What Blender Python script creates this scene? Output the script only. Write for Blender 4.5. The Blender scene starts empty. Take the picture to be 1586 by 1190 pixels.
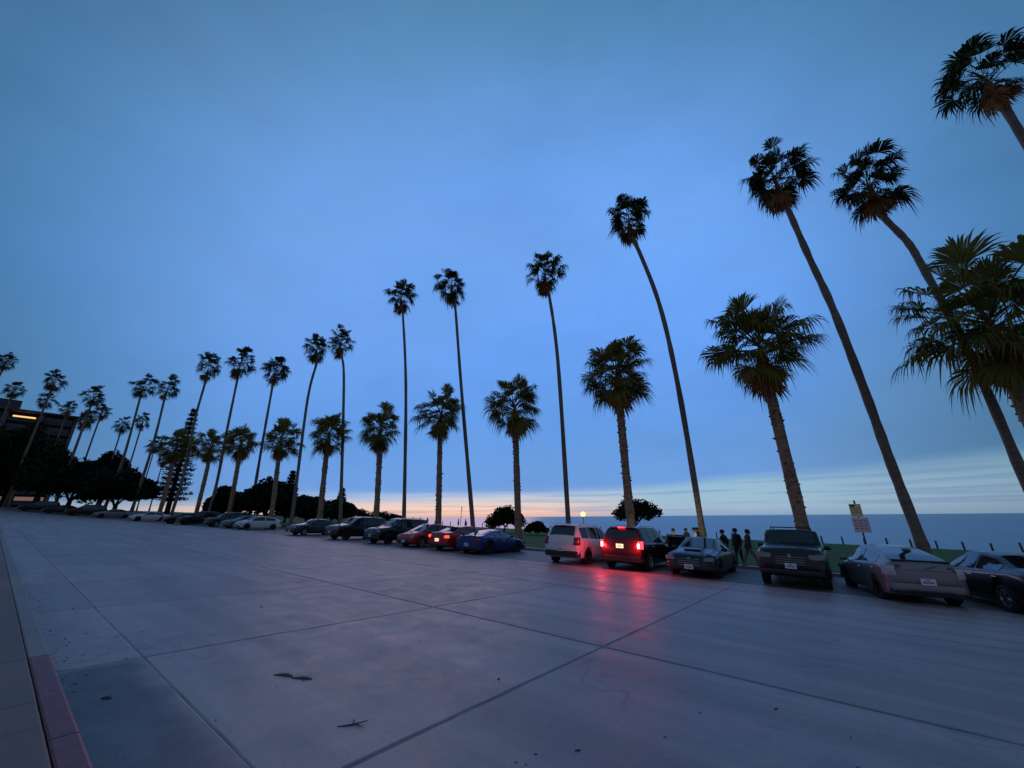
import bpy, bmesh, math, random
from mathutils import Vector, Matrix, Quaternion
PI = math.pi
R = math.radians
scene = bpy.context.scene
COL = scene.collection

# ------------------------------------------------------------------ camera
PITCH, ROLL, YAW = R(19.0), R(0.45), R(37.7)
fw = Vector((-math.sin(YAW)*math.cos(PITCH), math.cos(YAW)*math.cos(PITCH), math.sin(PITCH)))
rt0 = Vector((math.cos(YAW), math.sin(YAW), 0)); up0 = rt0.cross(fw)
rt = rt0*math.cos(ROLL) - up0*math.sin(ROLL); up = up0*math.cos(ROLL) + rt0*math.sin(ROLL)
cd = bpy.data.cameras.new('camera'); cam = bpy.data.objects.new('camera', cd); COL.objects.link(cam)
m = Matrix((rt, up, -fw)).transposed().to_4x4(); m.translation = Vector((0, 0, 1.65)); cam.matrix_world = m
cd.sensor_fit = 'HORIZONTAL'; cd.sensor_width = 36.0; cd.lens = 36.0*598.0/1586.0
cd.clip_start = 0.05; cd.clip_end = 120000
scene.camera = cam

# ------------------------------------------------------------------ colour + view
def lin(c):
    c = c/255.0
    return c/12.92 if c <= 0.04045 else ((c+0.055)/1.055)**2.4
def srgb(r, g, b): return (lin(r), lin(g), lin(b), 1.0)
vs = scene.view_settings
vs.view_transform = 'Standard'; vs.look = 'None'; vs.exposure = 0.0; vs.gamma = 1.0; vs.use_curve_mapping = False
scene.render.engine = 'CYCLES'
scene.cycles.use_denoising = True
scene.cycles.max_bounces = 6
scene.cycles.sample_clamp_indirect = 4.0

# ------------------------------------------------------------------ node helper
class NT:
    def __init__(s, tree): s.t = tree; s.n = tree.nodes; s.l = tree.links
    def new(s, typ, **kw):
        n = s.n.new(typ)
        for k, v in kw.items(): setattr(n, k, v)
        return n
    def put(s, sock, val):
        if val is None: return
        if hasattr(val, 'links') or isinstance(val, bpy.types.NodeSocket): s.l.new(val, sock)
        else: sock.default_value = val
    def math(s, op, a, b=None, c=None, clamp=False):
        n = s.new('ShaderNodeMath', operation=op); n.use_clamp = clamp
        s.put(n.inputs[0], a); s.put(n.inputs[1], b)
        if c is not None: s.put(n.inputs[2], c)
        return n.outputs[0]
    def vmath(s, op, a, b=None):
        n = s.new('ShaderNodeVectorMath', operation=op); s.put(n.inputs[0], a); s.put(n.inputs[1], b)
        return n.outputs['Value'] if op in ('DOT_PRODUCT', 'LENGTH') else n.outputs['Vector']
    def mix(s, fac, a, b, typ='MIX'):
        n = s.new('ShaderNodeMix', data_type='RGBA', blend_type=typ)
        s.put(n.inputs[0], fac); s.put(n.inputs[6], a); s.put(n.inputs[7], b)
        return n.outputs[2]
    def ramp(s, fac, stops, interp='LINEAR'):
        n = s.new('ShaderNodeValToRGB'); cr = n.color_ramp; cr.interpolation = interp
        while len(cr.elements) < len(stops): cr.elements.new(1.0)
        for e, (p, c) in zip(cr.elements, stops):
            e.position = p; e.color = c if len(c) == 4 else (*c, 1)
        s.put(n.inputs[0], fac); return n.outputs[0]
    def framp(s, fac, stops, interp='LINEAR'):
        return s.ramp(fac, [(p, (v, v, v, 1)) for p, v in stops], interp)
    def step(s, x, a, b):
        n = s.new('ShaderNodeMapRange', interpolation_type='SMOOTHSTEP')
        s.put(n.inputs[0], x); n.inputs[1].default_value = a; n.inputs[2].default_value = b
        return n.outputs[0]
    def noise(s, vec, scale, detail=3, rough=.55):
        n = s.new('ShaderNodeTexNoise'); s.put(n.inputs['Vector'], vec)
        n.inputs['Scale'].default_value = scale; n.inputs['Detail'].default_value = detail; n.inputs['Roughness'].default_value = rough
        return n.outputs['Fac']

# ------------------------------------------------------------------ dusk sky
SUNSET_AZ = R(52)
world = bpy.data.worlds.new('World'); scene.world = world; world.use_nodes = True
W = NT(world.node_tree); W.n.clear()
D = W.new('ShaderNodeTexCoord').outputs['Generated']
sep = W.new('ShaderNodeSeparateXYZ'); W.put(sep.inputs[0], D)
el = W.math('MULTIPLY', W.math('ARCSINE', sep.outputs['Z']), 180/PI)
def azel(a, e): return (-math.sin(a)*math.cos(e), math.cos(a)*math.cos(e), math.sin(e))
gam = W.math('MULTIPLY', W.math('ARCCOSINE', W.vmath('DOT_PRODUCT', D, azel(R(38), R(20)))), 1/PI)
fall = W.ramp(gam, [(0, (1, 1, 1)), (.15, (1, 1, 1)), (.20, (.93, .94, .92)), (.24, (.77, .80, .74)), (.28, (.58, .64, .56)), (.315, (.40, .49, .41)), (.37, (.36, .44, .36)), (.6, (.85, .50, .38)), (1, (1.7, .62, .38))])  # lens vignette put in; warm glow behind camera added for unseen street lamps
elf = W.math('DIVIDE', el, 90.0, clamp=True)
deck = W.ramp(elf, [(0, srgb(120, 165, 220)), (.05, srgb(104, 156, 226)), (.10, srgb(97, 153, 224)), (.17, srgb(100, 157, 235)), (.26, srgb(105, 162, 245)),
                    (.45, srgb(110, 166, 245)), (.60, srgb(100, 156, 225)), (.70, srgb(86, 145, 202)), (1, srgb(84, 144, 202))])
cm = W.new('ShaderNodeMapping'); W.put(cm.inputs['Vector'], D); cm.inputs['Scale'].default_value = (1.0, 1.0, 2.2); cm.inputs['Rotation'].default_value = (.2, .1, .4)
mott = W.noise(cm.outputs[0], 2.4, 7, .58)
mott2 = W.noise(cm.outputs[0], 1.1, 5, .5)
deck = W.mix(W.framp(mott2, [(.40, 0), (.68, .45)]), deck, srgb(112, 152, 200))
deck = W.mix(1.0, deck, W.framp(mott, [(.28, .91), (.5, 1.0), (.72, 1.06)]), 'MULTIPLY')
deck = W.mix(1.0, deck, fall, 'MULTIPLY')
# clear strip above the sea under the cloud deck
st = W.new('ShaderNodeMapping'); W.put(st.inputs['Vector'], D); st.inputs['Scale'].default_value = (1.2, 1.2, 14.0)
en = W.noise(st.outputs[0], 1.6, 4, .5)
right = W.vmath('DOT_PRODUCT', D, (math.cos(R(31)), math.sin(R(31)), 0))
edge = W.math('ADD', W.math('ADD', 3.6, W.math('MULTIPLY', W.math('SUBTRACT', en, .5), 4.0)), W.math('MULTIPLY', right, 2.3))
band = W.step(W.math('SUBTRACT', el, edge), 1.0, -1.3)
st2 = W.new('ShaderNodeMapping'); W.put(st2.inputs['Vector'], D); st2.inputs['Scale'].default_value = (1.5, 1.5, 55.0); st2.inputs['Location'].default_value = (3, 1, 0)
streak = W.noise(st2.outputs[0], 2.0, 4, .5)
hz = W.vmath('DOT_PRODUCT', D, azel(SUNSET_AZ, 0))
warm = W.step(hz, .80, .985)
bl = W.math('DIVIDE', el, 8.0, clamp=True)
cool_c = W.ramp(bl, [(0, srgb(140, 168, 196)), (.12, srgb(158, 184, 206)), (.3, srgb(152, 188, 210)), (1, srgb(126, 176, 214))])
warm_c = W.ramp(bl, [(0, srgb(222, 178, 172)), (.11, srgb(254, 208, 180)), (.22, srgb(226, 208, 202)), (.34, srgb(196, 205, 220)), (.55, srgb(140, 178, 230)), (1, srgb(120, 168, 235))])
bcol = W.mix(warm, cool_c, warm_c)
bcol = W.mix(W.step(streak, .50, .66), bcol, W.mix(.40, bcol, srgb(105, 140, 195)))
hfall = W.framp(W.math('MULTIPLY', W.math('ADD', W.vmath('DOT_PRODUCT', D, azel(R(38), 0)), 1.0), .5), [(0, .45), (.5, .45), (.74, .60), (.85, .84), (.93, 1.0), (1, 1.0)])
bcol = W.mix(1.0, bcol, hfall, 'MULTIPLY')
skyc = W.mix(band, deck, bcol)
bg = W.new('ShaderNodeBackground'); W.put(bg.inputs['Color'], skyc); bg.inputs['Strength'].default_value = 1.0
# faint physical twilight sky behind the clouds
nish = W.new('ShaderNodeTexSky', sky_type='NISHITA'); nish.sun_disc = False
nish.sun_elevation = R(-3.0); nish.sun_rotation = -SUNSET_AZ
bg2 = W.new('ShaderNodeBackground'); W.put(bg2.inputs['Color'], nish.outputs[0]); bg2.inputs['Strength'].default_value = 0.05
addn = W.new('ShaderNodeAddShader'); W.l.new(bg.outputs[0], addn.inputs[0]); W.l.new(bg2.outputs[0], addn.inputs[1])
wo = W.new('ShaderNodeOutputWorld'); W.l.new(addn.outputs[0], wo.inputs[0])

# sun lamp: soft pink fill added above the set sun to warm the road
sd = bpy.data.lights.new('sun', 'SUN'); sd.energy = 0.3; sd.angle = R(35); sd.color = (1, .58, .50)
sun = bpy.data.objects.new('sun', sd); COL.objects.link(sun)
sun.rotation_euler = (-Vector(azel(SUNSET_AZ, R(11)))).to_track_quat('-Z', 'Y').to_euler()

# ------------------------------------------------------------------ materials
def material(name, base, rough=.6, metal=0.0, var=0.0, scale=6.0, base2=None, bump=0.0, bscale=40.0, coat=0.0, spec=.5, rand=0.0, pos=False, rvar=0.0):
    mt = bpy.data.materials.new(name); mt.use_nodes = True
    N = NT(mt.node_tree); b = N.n['Principled BSDF']
    c = (*base, 1)
    b.inputs['Roughness'].default_value = rough; b.inputs['Metallic'].default_value = metal
    b.inputs['Specular IOR Level'].default_value = spec
    if coat: b.inputs['Coat Weight'].default_value = coat; b.inputs['Coat Roughness'].default_value = .06
    vec = None
    if var or base2 or bump or rvar:
        vec = N.new('ShaderNodeNewGeometry').outputs['Position'] if pos else N.new('ShaderNodeTexCoord').outputs['Object']
    col = None
    if var or base2:
        f = N.noise(vec, scale, 6, .62)
        b2 = base2 if base2 else tuple(x*(1-var) for x in base)
        b1 = tuple(min(1, x*(1+var*.6)) for x in base) if not base2 else base
        col = N.ramp(f, [(.33, (*b1, 1)), (.67, (*b2, 1))])
    if rand:
        oi = N.new('ShaderNodeObjectInfo').outputs['Random']
        k = N.framp(oi, [(0, 1-rand), (1, 1+rand)])
        col = N.mix(1.0, col if col else c, k, 'MULTIPLY')
    N.put(b.inputs['Base Color'], col if col else c)
    if rvar:
        N.put(b.inputs['Roughness'], N.framp(N.noise(vec, scale*.7, 4), [(.3, max(.05, rough-rvar)), (.7, min(1, rough+rvar))]))
    if bump:
        bn = N.new('ShaderNodeBump'); bn.inputs['Strength'].default_value = bump; bn.inputs['Distance'].default_value = .02
        N.put(bn.inputs['Height'], N.noise(vec, bscale, 4)); N.l.new(bn.outputs[0], b.inputs['Normal'])
    return mt
def emitter(name, col, strength, base=(.1, .1, .1)):
    mt = material(name, base, .3); b = mt.node_tree.nodes['Principled BSDF']
    b.inputs['Emission Color'].default_value = (*col, 1); b.inputs['Emission Strength'].default_value = strength
    return mt

def concrete(name, base, stain=.35, rough=.5, tint=(1, 1, 1)):
    """worn concrete: broad blotches, fine speckle, tyre-darkened streaks, damp sheen"""
    mt = bpy.data.materials.new(name); mt.use_nodes = True
    N = NT(mt.node_tree); b = N.n['Principled BSDF']
    P = N.new('ShaderNodeNewGeometry').outputs['Position']
    big = N.noise(P, .35, 5, .6); mid = N.noise(P, 2.3, 6, .65); fine = N.noise(P, 60, 3, .7)
    mp = N.new('ShaderNodeMapping'); N.put(mp.inputs['Vector'], P); mp.inputs['Scale'].default_value = (.12, 1.6, 1)
    tyre = N.noise(mp.outputs[0], 1.0, 4, .6)
    c = N.ramp(big, [(.3, (base[0]*.80, base[1]*.82, base[2]*.86, 1)), (.7, (base[0]*1.12, base[1]*1.08, base[2]*1.02, 1))])
    c = N.mix(N.framp(N.noise(P, .8, 3), [(.42, 0), (.68, .55)]), c, (base[0]*1.12, base[1]*.92, base[2]*1.02, 1))
    c = N.mix(1.0, c, N.framp(mid, [(.3, 1-stain*.6), (.55, 1.0), (.75, 1+stain*.3)]), 'MULTIPLY')
    c = N.mix(1.0, c, N.framp(tyre, [(.35, 1-stain*.5), (.6, 1.05)]), 'MULTIPLY')
    c = N.mix(1.0, c, N.framp(fine, [(.3, .82), (.7, 1.15)]), 'MULTIPLY')
    grit = N.noise(P, 190, 2, .8)
    c = N.mix(1.0, c, N.framp(grit, [(.3, .72), (.7, 1.28)]), 'MULTIPLY')
    wv = N.new('ShaderNodeVectorMath', operation='ADD'); N.put(wv.inputs[0], P)
    dn = N.new('ShaderNodeTexNoise'); dn.inputs['Scale'].default_value = 1.3; N.put(dn.inputs['Vector'], P)
    sc_ = N.new('ShaderNodeVectorMath', operation='SCALE'); N.put(sc_.inputs[0], dn.outputs['Color']); sc_.inputs[3].default_value = 1.1; N.l.new(sc_.outputs[0], wv.inputs[1])
    vo = N.new('ShaderNodeTexVoronoi', feature='DISTANCE_TO_EDGE'); vo.inputs['Scale'].default_value = .27; N.l.new(wv.outputs[0], vo.inputs['Vector'])
    ck = N.math('MULTIPLY', N.framp(vo.outputs['Distance'], [(0, 1), (.0035, .6), (.009, 0)]), N.framp(N.noise(P, .5, 2), [(.48, 0), (.62, .5)]))
    c = N.mix(ck, c, (base[0]*.28, base[1]*.28, base[2]*.3, 1))
    oil = N.math('MULTIPLY', N.framp(N.noise(P, 1.7, 4, .55), [(.63, 0), (.76, 1)]), .55)
    c = N.mix(oil, c, (base[0]*.30, base[1]*.31, base[2]*.34, 1))
    oi = N.new('ShaderNodeObjectInfo').outputs['Random']
    c = N.mix(1.0, c, N.framp(oi, [(0, .86), (1, 1.08)]), 'MULTIPLY')
    N.put(b.inputs['Base Color'], c)
    N.put(b.inputs['Roughness'], N.framp(mid, [(.3, rough-.1), (.7, rough+.12)]))
    bn = N.new('ShaderNodeBump'); bn.inputs['Strength'].default_value = .35; bn.inputs['Distance'].default_value = .006
    N.put(bn.inputs['Height'], fine); N.l.new(bn.outputs[0], b.inputs['Normal'])
    return mt

M = {}
M['slab'] = concrete('road_concrete', (.355, .285, .28), .50, .50)
M['gutter'] = concrete('gutter_concrete', (.44, .36, .34), .35, .45)
M['gutter_dark'] = concrete('gutter_stained', (.055, .075, .10), .3, .5)
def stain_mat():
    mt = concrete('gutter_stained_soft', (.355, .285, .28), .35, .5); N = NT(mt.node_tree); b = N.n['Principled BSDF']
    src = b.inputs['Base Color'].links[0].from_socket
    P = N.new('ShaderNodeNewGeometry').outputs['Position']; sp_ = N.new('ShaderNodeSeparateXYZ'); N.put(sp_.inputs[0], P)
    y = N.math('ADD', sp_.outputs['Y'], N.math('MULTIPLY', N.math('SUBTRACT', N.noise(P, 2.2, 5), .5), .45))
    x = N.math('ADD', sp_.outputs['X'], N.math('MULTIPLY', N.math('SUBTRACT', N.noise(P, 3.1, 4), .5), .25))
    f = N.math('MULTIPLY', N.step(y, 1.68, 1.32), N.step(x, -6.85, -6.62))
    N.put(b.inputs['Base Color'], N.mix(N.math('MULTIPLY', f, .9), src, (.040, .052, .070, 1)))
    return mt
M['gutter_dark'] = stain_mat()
M['tar'] = material('joint_tar', (.15, .125, .125), .6, var=.5, scale=3, pos=True)
M['walk'] = concrete('sidewalk_concrete', (.19, .125, .10), .35, .65)
M['kerb'] = concrete('kerb_concrete', (.27, .22, .20), .4, .6)
def kerb_red():
    mt = material('kerb_red_paint', (.20, .022, .035), .5)
    N = NT(mt.node_tree); b = N.n['Principled BSDF']; P = N.new('ShaderNodeNewGeometry').outputs['Position']
    N.put(b.inputs['Base Color'], N.ramp(N.noise(P, 9, 6, .7), [(.30, (.11, .010, .018, 1)), (.55, (.19, .014, .024, 1)), (.68, (.17, .08, .07, 1))]))
    return mt
M['kerb_red'] = kerb_red()
M['lawn'] = material('lawn', (.022, .075, .012), .9, base2=(.045, .11, .020), scale=1.4, bump=.9, bscale=16, pos=True, spec=.15)
M['cliff'] = material('cliff_sandstone', (.16, .12, .08), .9, var=.4, scale=.4, bump=.6, bscale=2, pos=True)
M['earth'] = material('inland_ground', (.10, .09, .07), .9, var=.3, scale=.5, pos=True)
def sea_mat():
    mt = material('sea_water', (.012, .03, .05), .30)
    N = NT(mt.node_tree); b = N.n['Principled BSDF']
    P = N.new('ShaderNodeNewGeometry').outputs['Position']
    mp = N.new('ShaderNodeMapping'); N.put(mp.inputs['Vector'], P); mp.inputs['Rotation'].default_value = (0, 0, R(25)); mp.inputs['Scale'].default_value = (.35, 1, 1)
    h = N.math('ADD', N.noise(mp.outputs[0], .09, 5, .6), N.math('MULTIPLY', N.noise(mp.outputs[0], .9, 4, .6), .25))
    bn = N.new('ShaderNodeBump'); bn.inputs['Strength'].default_value = 1.0; bn.inputs['Distance'].default_value = 1.6
    dist = N.vmath('LENGTH', P); N.put(bn.inputs['Strength'], N.framp(N.math('DIVIDE', dist, 6000.0, clamp=True), [(0, 1.0), (.1, .5), (.4, .16), (1, .06)]))
    N.put(bn.inputs['Height'], h); N.l.new(bn.outputs[0], b.inputs['Normal'])
    mp2 = N.new('ShaderNodeMapping'); N.put(mp2.inputs['Vector'], P); mp2.inputs['Rotation'].default_value = (0, 0, R(20)); mp2.inputs['Scale'].default_value = (.0012, .006, 1)
    N.put(b.inputs['Base Color'], N.ramp(N.noise(mp2.outputs[0], 1.0, 4), [(.35, (.012, .085, .17, 1)), (.65, (.025, .13, .23, 1))]))
    return mt
M['sea'] = sea_mat()
def leafmat(name, a, b2, trans=.25):
    mt = bpy.data.materials.new(name); mt.use_nodes = True
    N = NT(mt.node_tree); b = N.n['Principled BSDF']; b.inputs['Roughness'].default_value = .65; b.inputs['Specular IOR Level'].default_value = .12
    oi = N.new('ShaderNodeObjectInfo').outputs['Random']
    P = N.new('ShaderNodeNewGeometry').outputs['Position']
    f = N.math('ADD', N.math('MULTIPLY', oi, .6), N.math('MULTIPLY', N.noise(P, 1.3, 3), .45))
    c = N.ramp(f, [(.2, (*a, 1)), (.85, (*b2, 1))])
    N.put(b.inputs['Base Color'], c)
    tr = N.new('ShaderNodeBsdfTranslucent'); N.put(tr.inputs['Color'], c)
    mx = N.new('ShaderNodeMixShader'); mx.inputs[0].default_value = trans
    N.l.new(b.outputs[0], mx.inputs[1]); N.l.new(tr.outputs[0], mx.inputs[2])
    N.l.new(mx.outputs[0], N.n['Material Output'].inputs['Surface'])
    return mt
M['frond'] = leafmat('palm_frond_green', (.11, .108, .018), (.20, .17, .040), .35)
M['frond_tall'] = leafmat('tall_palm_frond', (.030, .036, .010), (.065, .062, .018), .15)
M['frond_dead'] = leafmat('dead_frond_brown', (.22, .088, .028), (.38, .17, .06), .12)
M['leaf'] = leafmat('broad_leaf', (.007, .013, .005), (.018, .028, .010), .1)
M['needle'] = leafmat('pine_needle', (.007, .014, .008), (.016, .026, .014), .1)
M['bark'] = material('dark_bark', (.05, .036, .026), .9, var=.4, scale=5, bump=.6, bscale=18)
def trunkmat(name, a, b2, ring):
    mt = material(name, a, .9)
    N = NT(mt.node_tree); b = N.n['Principled BSDF']; P = N.new('ShaderNodeTexCoord').outputs['Object']
    mp = N.new('ShaderNodeMapping'); N.put(mp.inputs['Vector'], P); mp.inputs['Scale'].default_value = (1.4, 1.4, ring)
    f = N.noise(mp.outputs[0], 1.5, 5, .65)
    g = N.noise(P, .45, 3, .6)
    c = N.mix(N.framp(g, [(.35, 0), (.65, 1)]), N.ramp(f, [(.3, (*a, 1)), (.7, (*b2, 1))]), N.ramp(f, [(.3, tuple(x*.7 for x in a)+(1,)), (.7, tuple(x*.8 for x in b2)+(1,))]))
    N.put(b.inputs['Base Color'], c)
    bn = N.new('ShaderNodeBump'); bn.inputs['Strength'].default_value = .8; bn.inputs['Distance'].default_value = .03
    N.put(bn.inputs['Height'], f); N.l.new(bn.outputs[0], b.inputs['Normal'])
    return mt
M['trunk_thick'] = trunkmat('thick_palm_trunk', (.21, .125, .075), (.40, .26, .165), 5)
M['trunk_thin'] = trunkmat('slender_palm_trunk', (.14, .10, .075), (.27, .20, .15), 7)
M['boot'] = material('old_leaf_base', (.24, .13, .06), .9, var=.4, scale=8)

# ------------------------------------------------------------------ mesh helpers
class MB:
    def __init__(s): s.v = []; s.f = []; s.mi = []
    def add(s, vs, fs, mi=0):
        o = len(s.v); s.v += [tuple(p) for p in vs]; s.f += [tuple(i+o for i in f) for f in fs]; s.mi += [mi]*len(fs)
    def box(s, c, d, rz=0, mi=0, bev=0.0):
        cx, cy, cz = c; hx, hy, hz = d[0]/2, d[1]/2, d[2]/2
        if bev <= 0:
            P = [(x, y, z) for z in (-hz, hz) for (x, y) in ((-hx, -hy), (hx, -hy), (hx, hy), (-hx, hy))]
            F = [(3, 2, 1, 0), (4, 5, 6, 7), (0, 1, 5, 4), (1, 2, 6, 5), (2, 3, 7, 6), (3, 0, 4, 7)]
        else:
            b = min(bev, hx*.9, hy*.9, hz*.9); P = []
            rings = ((-hz, b), (-hz+b, 0), (hz-b, 0), (hz, b))
            for z, q in rings:
                x, y = hx-q, hy-q; c2 = b*.6 if q == 0 else b*.3
                P += [(-x+c2, -y, z), (x-c2, -y, z), (x, -y+c2, z), (x, y-c2, z), (x-c2, y, z), (-x+c2, y, z), (-x, y-c2, z), (-x, -y+c2, z)]
            F = [tuple(range(7, -1, -1)), tuple(range(24, 32))]
            for r in range(3):
                for k in range(8): F.append((r*8+k, r*8+(k+1) % 8, r*8+8+(k+1) % 8, r*8+8+k))
        ca, sa = math.cos(rz), math.sin(rz)
        s.add([(cx+x*ca-y*sa, cy+x*sa+y*ca, cz+z) for x, y, z in P], F, mi)
    def tube(s, path, rad, n=8, mi=0, cap=True):
        path = [Vector(p) for p in path]; V = []; F = []
        ref = Vector((0, 0, 1))
        for i, p in enumerate(path):
            t = (path[min(i+1, len(path)-1)] - path[max(i-1, 0)]).normalized()
            a = t.cross(ref if abs(t.dot(ref)) < .95 else Vector((1, 0, 0))).normalized()
            if i and a.dot(pa) < 0: a = -a
            pa = a; b = t.cross(a); r = rad[i] if isinstance(rad, (list, tuple)) else rad
            V += [p + (a*math.cos(2*PI*k/n) + b*math.sin(2*PI*k/n))*r for k in range(n)]
        for i in range(len(path)-1):
            for k in range(n): F.append((i*n+k, i*n+(k+1) % n, i*n+n+(k+1) % n, i*n+n+k))
        if cap: F += [tuple(range(n-1, -1, -1)), tuple(range(len(V)-n, len(V)))]
        s.add(V, F, mi)
    def lathe(s, prof, n=16, mi=0, axis='Z', c=(0, 0, 0)):
        V = []; F = []
        for r, h in prof:
            for k in range(n):
                a = 2*PI*k/n
                x, y, z = r*math.cos(a), r*math.sin(a), h
                if axis == 'X': x, y, z = h, r*math.cos(a), r*math.sin(a)
                V.append((x+c[0], y+c[1], z+c[2]))
        for i in range(len(prof)-1):
            for k in range(n): F.append((i*n+k, i*n+(k+1) % n, i*n+n+(k+1) % n, i*n+n+k))
        s.add(V, F, mi)
    def grid(s, rows, mi=0, flip=False):
        nr, nc = len(rows), len(rows[0]); V = [p for r in rows for p in r]; F = []
        for i in range(nr-1):
            for j in range(nc-1):
                q = (i*nc+j, i*nc+j+1, i*nc+nc+j+1, i*nc+nc+j); F.append(q[::-1] if flip else q)
        s.add(V, F, mi)
    def mesh(s, name, mats, smooth=False):
        me = bpy.data.meshes.new(name); me.from_pydata(s.v, [], s.f)
        for mt in (mats if isinstance(mats, (list, tuple)) else [mats]): me.materials.append(mt)
        if any(s.mi): me.polygons.foreach_set('material_index', s.mi)
        if smooth: me.polygons.foreach_set('use_smooth', [True]*len(me.polygons))
        me.update(); return me
    def build(s, name, mats, parent=None, smooth=False, loc=None):
        return link(name, s.mesh(name, mats, smooth), parent, loc)
def link(name, me, parent=None, loc=None, rot=None, scl=None):
    o = bpy.data.objects.new(name, me); COL.objects.link(o)
    if parent: o.parent = parent
    if loc is not None: o.location = loc
    if rot is not None: o.rotation_euler = rot
    if scl is not None: o.scale = scl
    return o
def empty(name, loc=(0, 0, 0), rz=0, parent=None):
    return link(name, None, parent, loc, (0, 0, rz))
def tag(o, label=None, cat=None, group=None, kind=None):
    if label: o['label'] = label
    if cat: o['category'] = cat
    if group: o['group'] = group
    if kind: o['kind'] = kind
    return o
def copy_tree(o, parent=None):
    c = o.copy(); COL.objects.link(c); c.parent = parent
    for ch in list(o.children): copy_tree(ch, c)
    return c
def setmat(o, mt):
    s = o.material_slots[0]; s.link = 'OBJECT'; s.material = mt

# ------------------------------------------------------------------ terrain: u along the street, v towards the sea
def bend(u): return -.004*max(0.0, -50-u)**2
def gz(u, v):
    uu = max(u, -190.0)
    z = -.025*uu + .00062*max(0.0, -65-uu)**2*(1 if uu > -120 else (55**2/max(1, (-65-uu)**2)))
    z += -.042*min(v, 22.45)
    if v > 22.45: z += .13 - .03*(min(v, 78)-22.45)
    return z
def P3(u, v, dz=0.0): return Vector((u, v+bend(u), gz(u, v)+dz))
def zat(X, Y): return gz(X, Y-bend(X))
def sheet(name, us, vs, mt, dz=0.0, parent=None, jitter=0.0):
    rg = random.Random(5); b = MB()
    b.grid([[P3(u, v, dz + (rg.uniform(-jitter, jitter) if jitter else 0)) for u in us] for v in vs])
    return b.build(name, mt, parent, True)
def frange(a, b, n): return [a+(b-a)*i/(n-1) for i in range(n)]
UL = [-230, -210, -190, -175, -160, -150, -140, -130, -122, -115, -108, -102, -96, -90, -85, -80, -75, -70, -65, -60, -55, -51, -48.05]
UR = [-40, -30, -20, -10, 0, 10, 20, 40, 60, 90, 140]

# sea and land
b = MB(); n = 96; rr = [0, 300, 1200, 5000, 20000, 70000]
V = [(0, 0, -16)]; F = []
for r in rr[1:]:
    V += [(r*math.cos(2*PI*k/n), r*math.sin(2*PI*k/n), -16) for k in range(n)]
for k in range(n): F.append((0, 1+k, 1+(k+1) % n))
for i in range(len(rr)-2):
    for k in range(n): F.append((1+i*n+k, 1+i*n+n+k, 1+i*n+n+(k+1) % n, 1+i*n+(k+1) % n))
b.add(V, F); tag(b.build('sea', M['sea']), 'calm blue sea reaching the horizon behind the lawn', kind='structure')
tag(sheet('ground', UL+UR, [-400, -120, -40, -12, -1.62], M['earth'], -.05), 'inland ground behind the camera', kind='structure')
lawn = tag(sheet('lawn', UL+UR, [24.62]+frange(27, 78, 28), M['lawn'], 0, jitter=.035), 'dark green park lawn between pavement and sea', kind='structure')
b = MB(); us = UL+UR; rg = random.Random(9)
b.grid([[P3(u, 78+dv+rg.uniform(-1, 1)*(dv > 0), 0)*1.0 + Vector((0, 0, dz + rg.uniform(-.6, .6)*(dv > 0))) for u in us] for dv, dz in ((0, 0), (1.5, -2.5), (3, -7), (7, -11), (12, -17))])
tag(b.build('cliff', M['cliff'], smooth=True), 'low sandstone sea cliff under the lawn edge', kind='structure')

# road: dark bed, concrete slabs with tarred joints near, one worn sheet farther off
road = tag(sheet('road', UL+UR[:8], [.80, 6.1, 11.1, 16.6, 22.47], M['tar'], -.008), 'wide worn concrete street with tarred slab joints', kind='structure')
sheet('road_surface', UL, [.84, 6.1, 11.1, 16.6, 22.43], M['slab'], 0, parent=road)
COLS = [8.20+3.75*k for k in (4, 3, 2, 1, 0)] + [-3.05-3.75*k for k in range(13)]           # transverse joints
def slab_mesh(name, w, d, mt, rag=.008, seed=1):
    rg_ = random.Random(seed); n = 14; b = MB(); V = []; out = []
    cs = [(-w/2, -d/2), (w/2, -d/2), (w/2, d/2), (-w/2, d/2)]
    for k in range(4):
        (x0, y0), (x1, y1) = cs[k], cs[(k+1) % 4]
        for i in range(n):
            t = i/n; q = rg_.uniform(0, rag)
            out.append(((x0+(x1-x0)*t)*(1-2*q/w), (y0+(y1-y0)*t)*(1-2*q/d)))
    N = len(out)
    for q, dz in ((0, -.02), (0, -.006), (.014, 0)):
        V += [(x*(1-2*q/w), y*(1-2*q/d), dz-.025*x-.042*y) for x, y in out]
    F = [tuple(range(2*N, 3*N))] + [(r*N+k, r*N+(k+1) % N, r*N+N+(k+1) % N, r*N+N+k) for r in range(2) for k in range(N)]
    b.add(V, F); return b.mesh(name, mt)
rows = [(1.55, 6.10), (6.10, 11.10), (11.10, 16.60), (16.60, 22.44)]
SLABS = {}
for ri, (r0, r1) in enumerate(rows):
    for k in range(len(COLS)-1):
        u = (COLS[k]+COLS[k+1])/2; v = (r0+r1)/2; w_ = COLS[k]-COLS[k+1]
        gap = .036 if COLS[k+1] > -3.2 or COLS[k+1] < -7.5 and COLS[k+1] > -10 else .014
        key = (ri, round(w_, 2), gap)
        if key not in SLABS: SLABS[key] = slab_mesh('slab', w_-gap, r1-r0-(.036 if ri in (0, 1) else .012), M['slab'], .012, ri)
        link('slab', SLABS[key], road, (u, v, gz(u, v)))
GUT = {}
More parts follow.
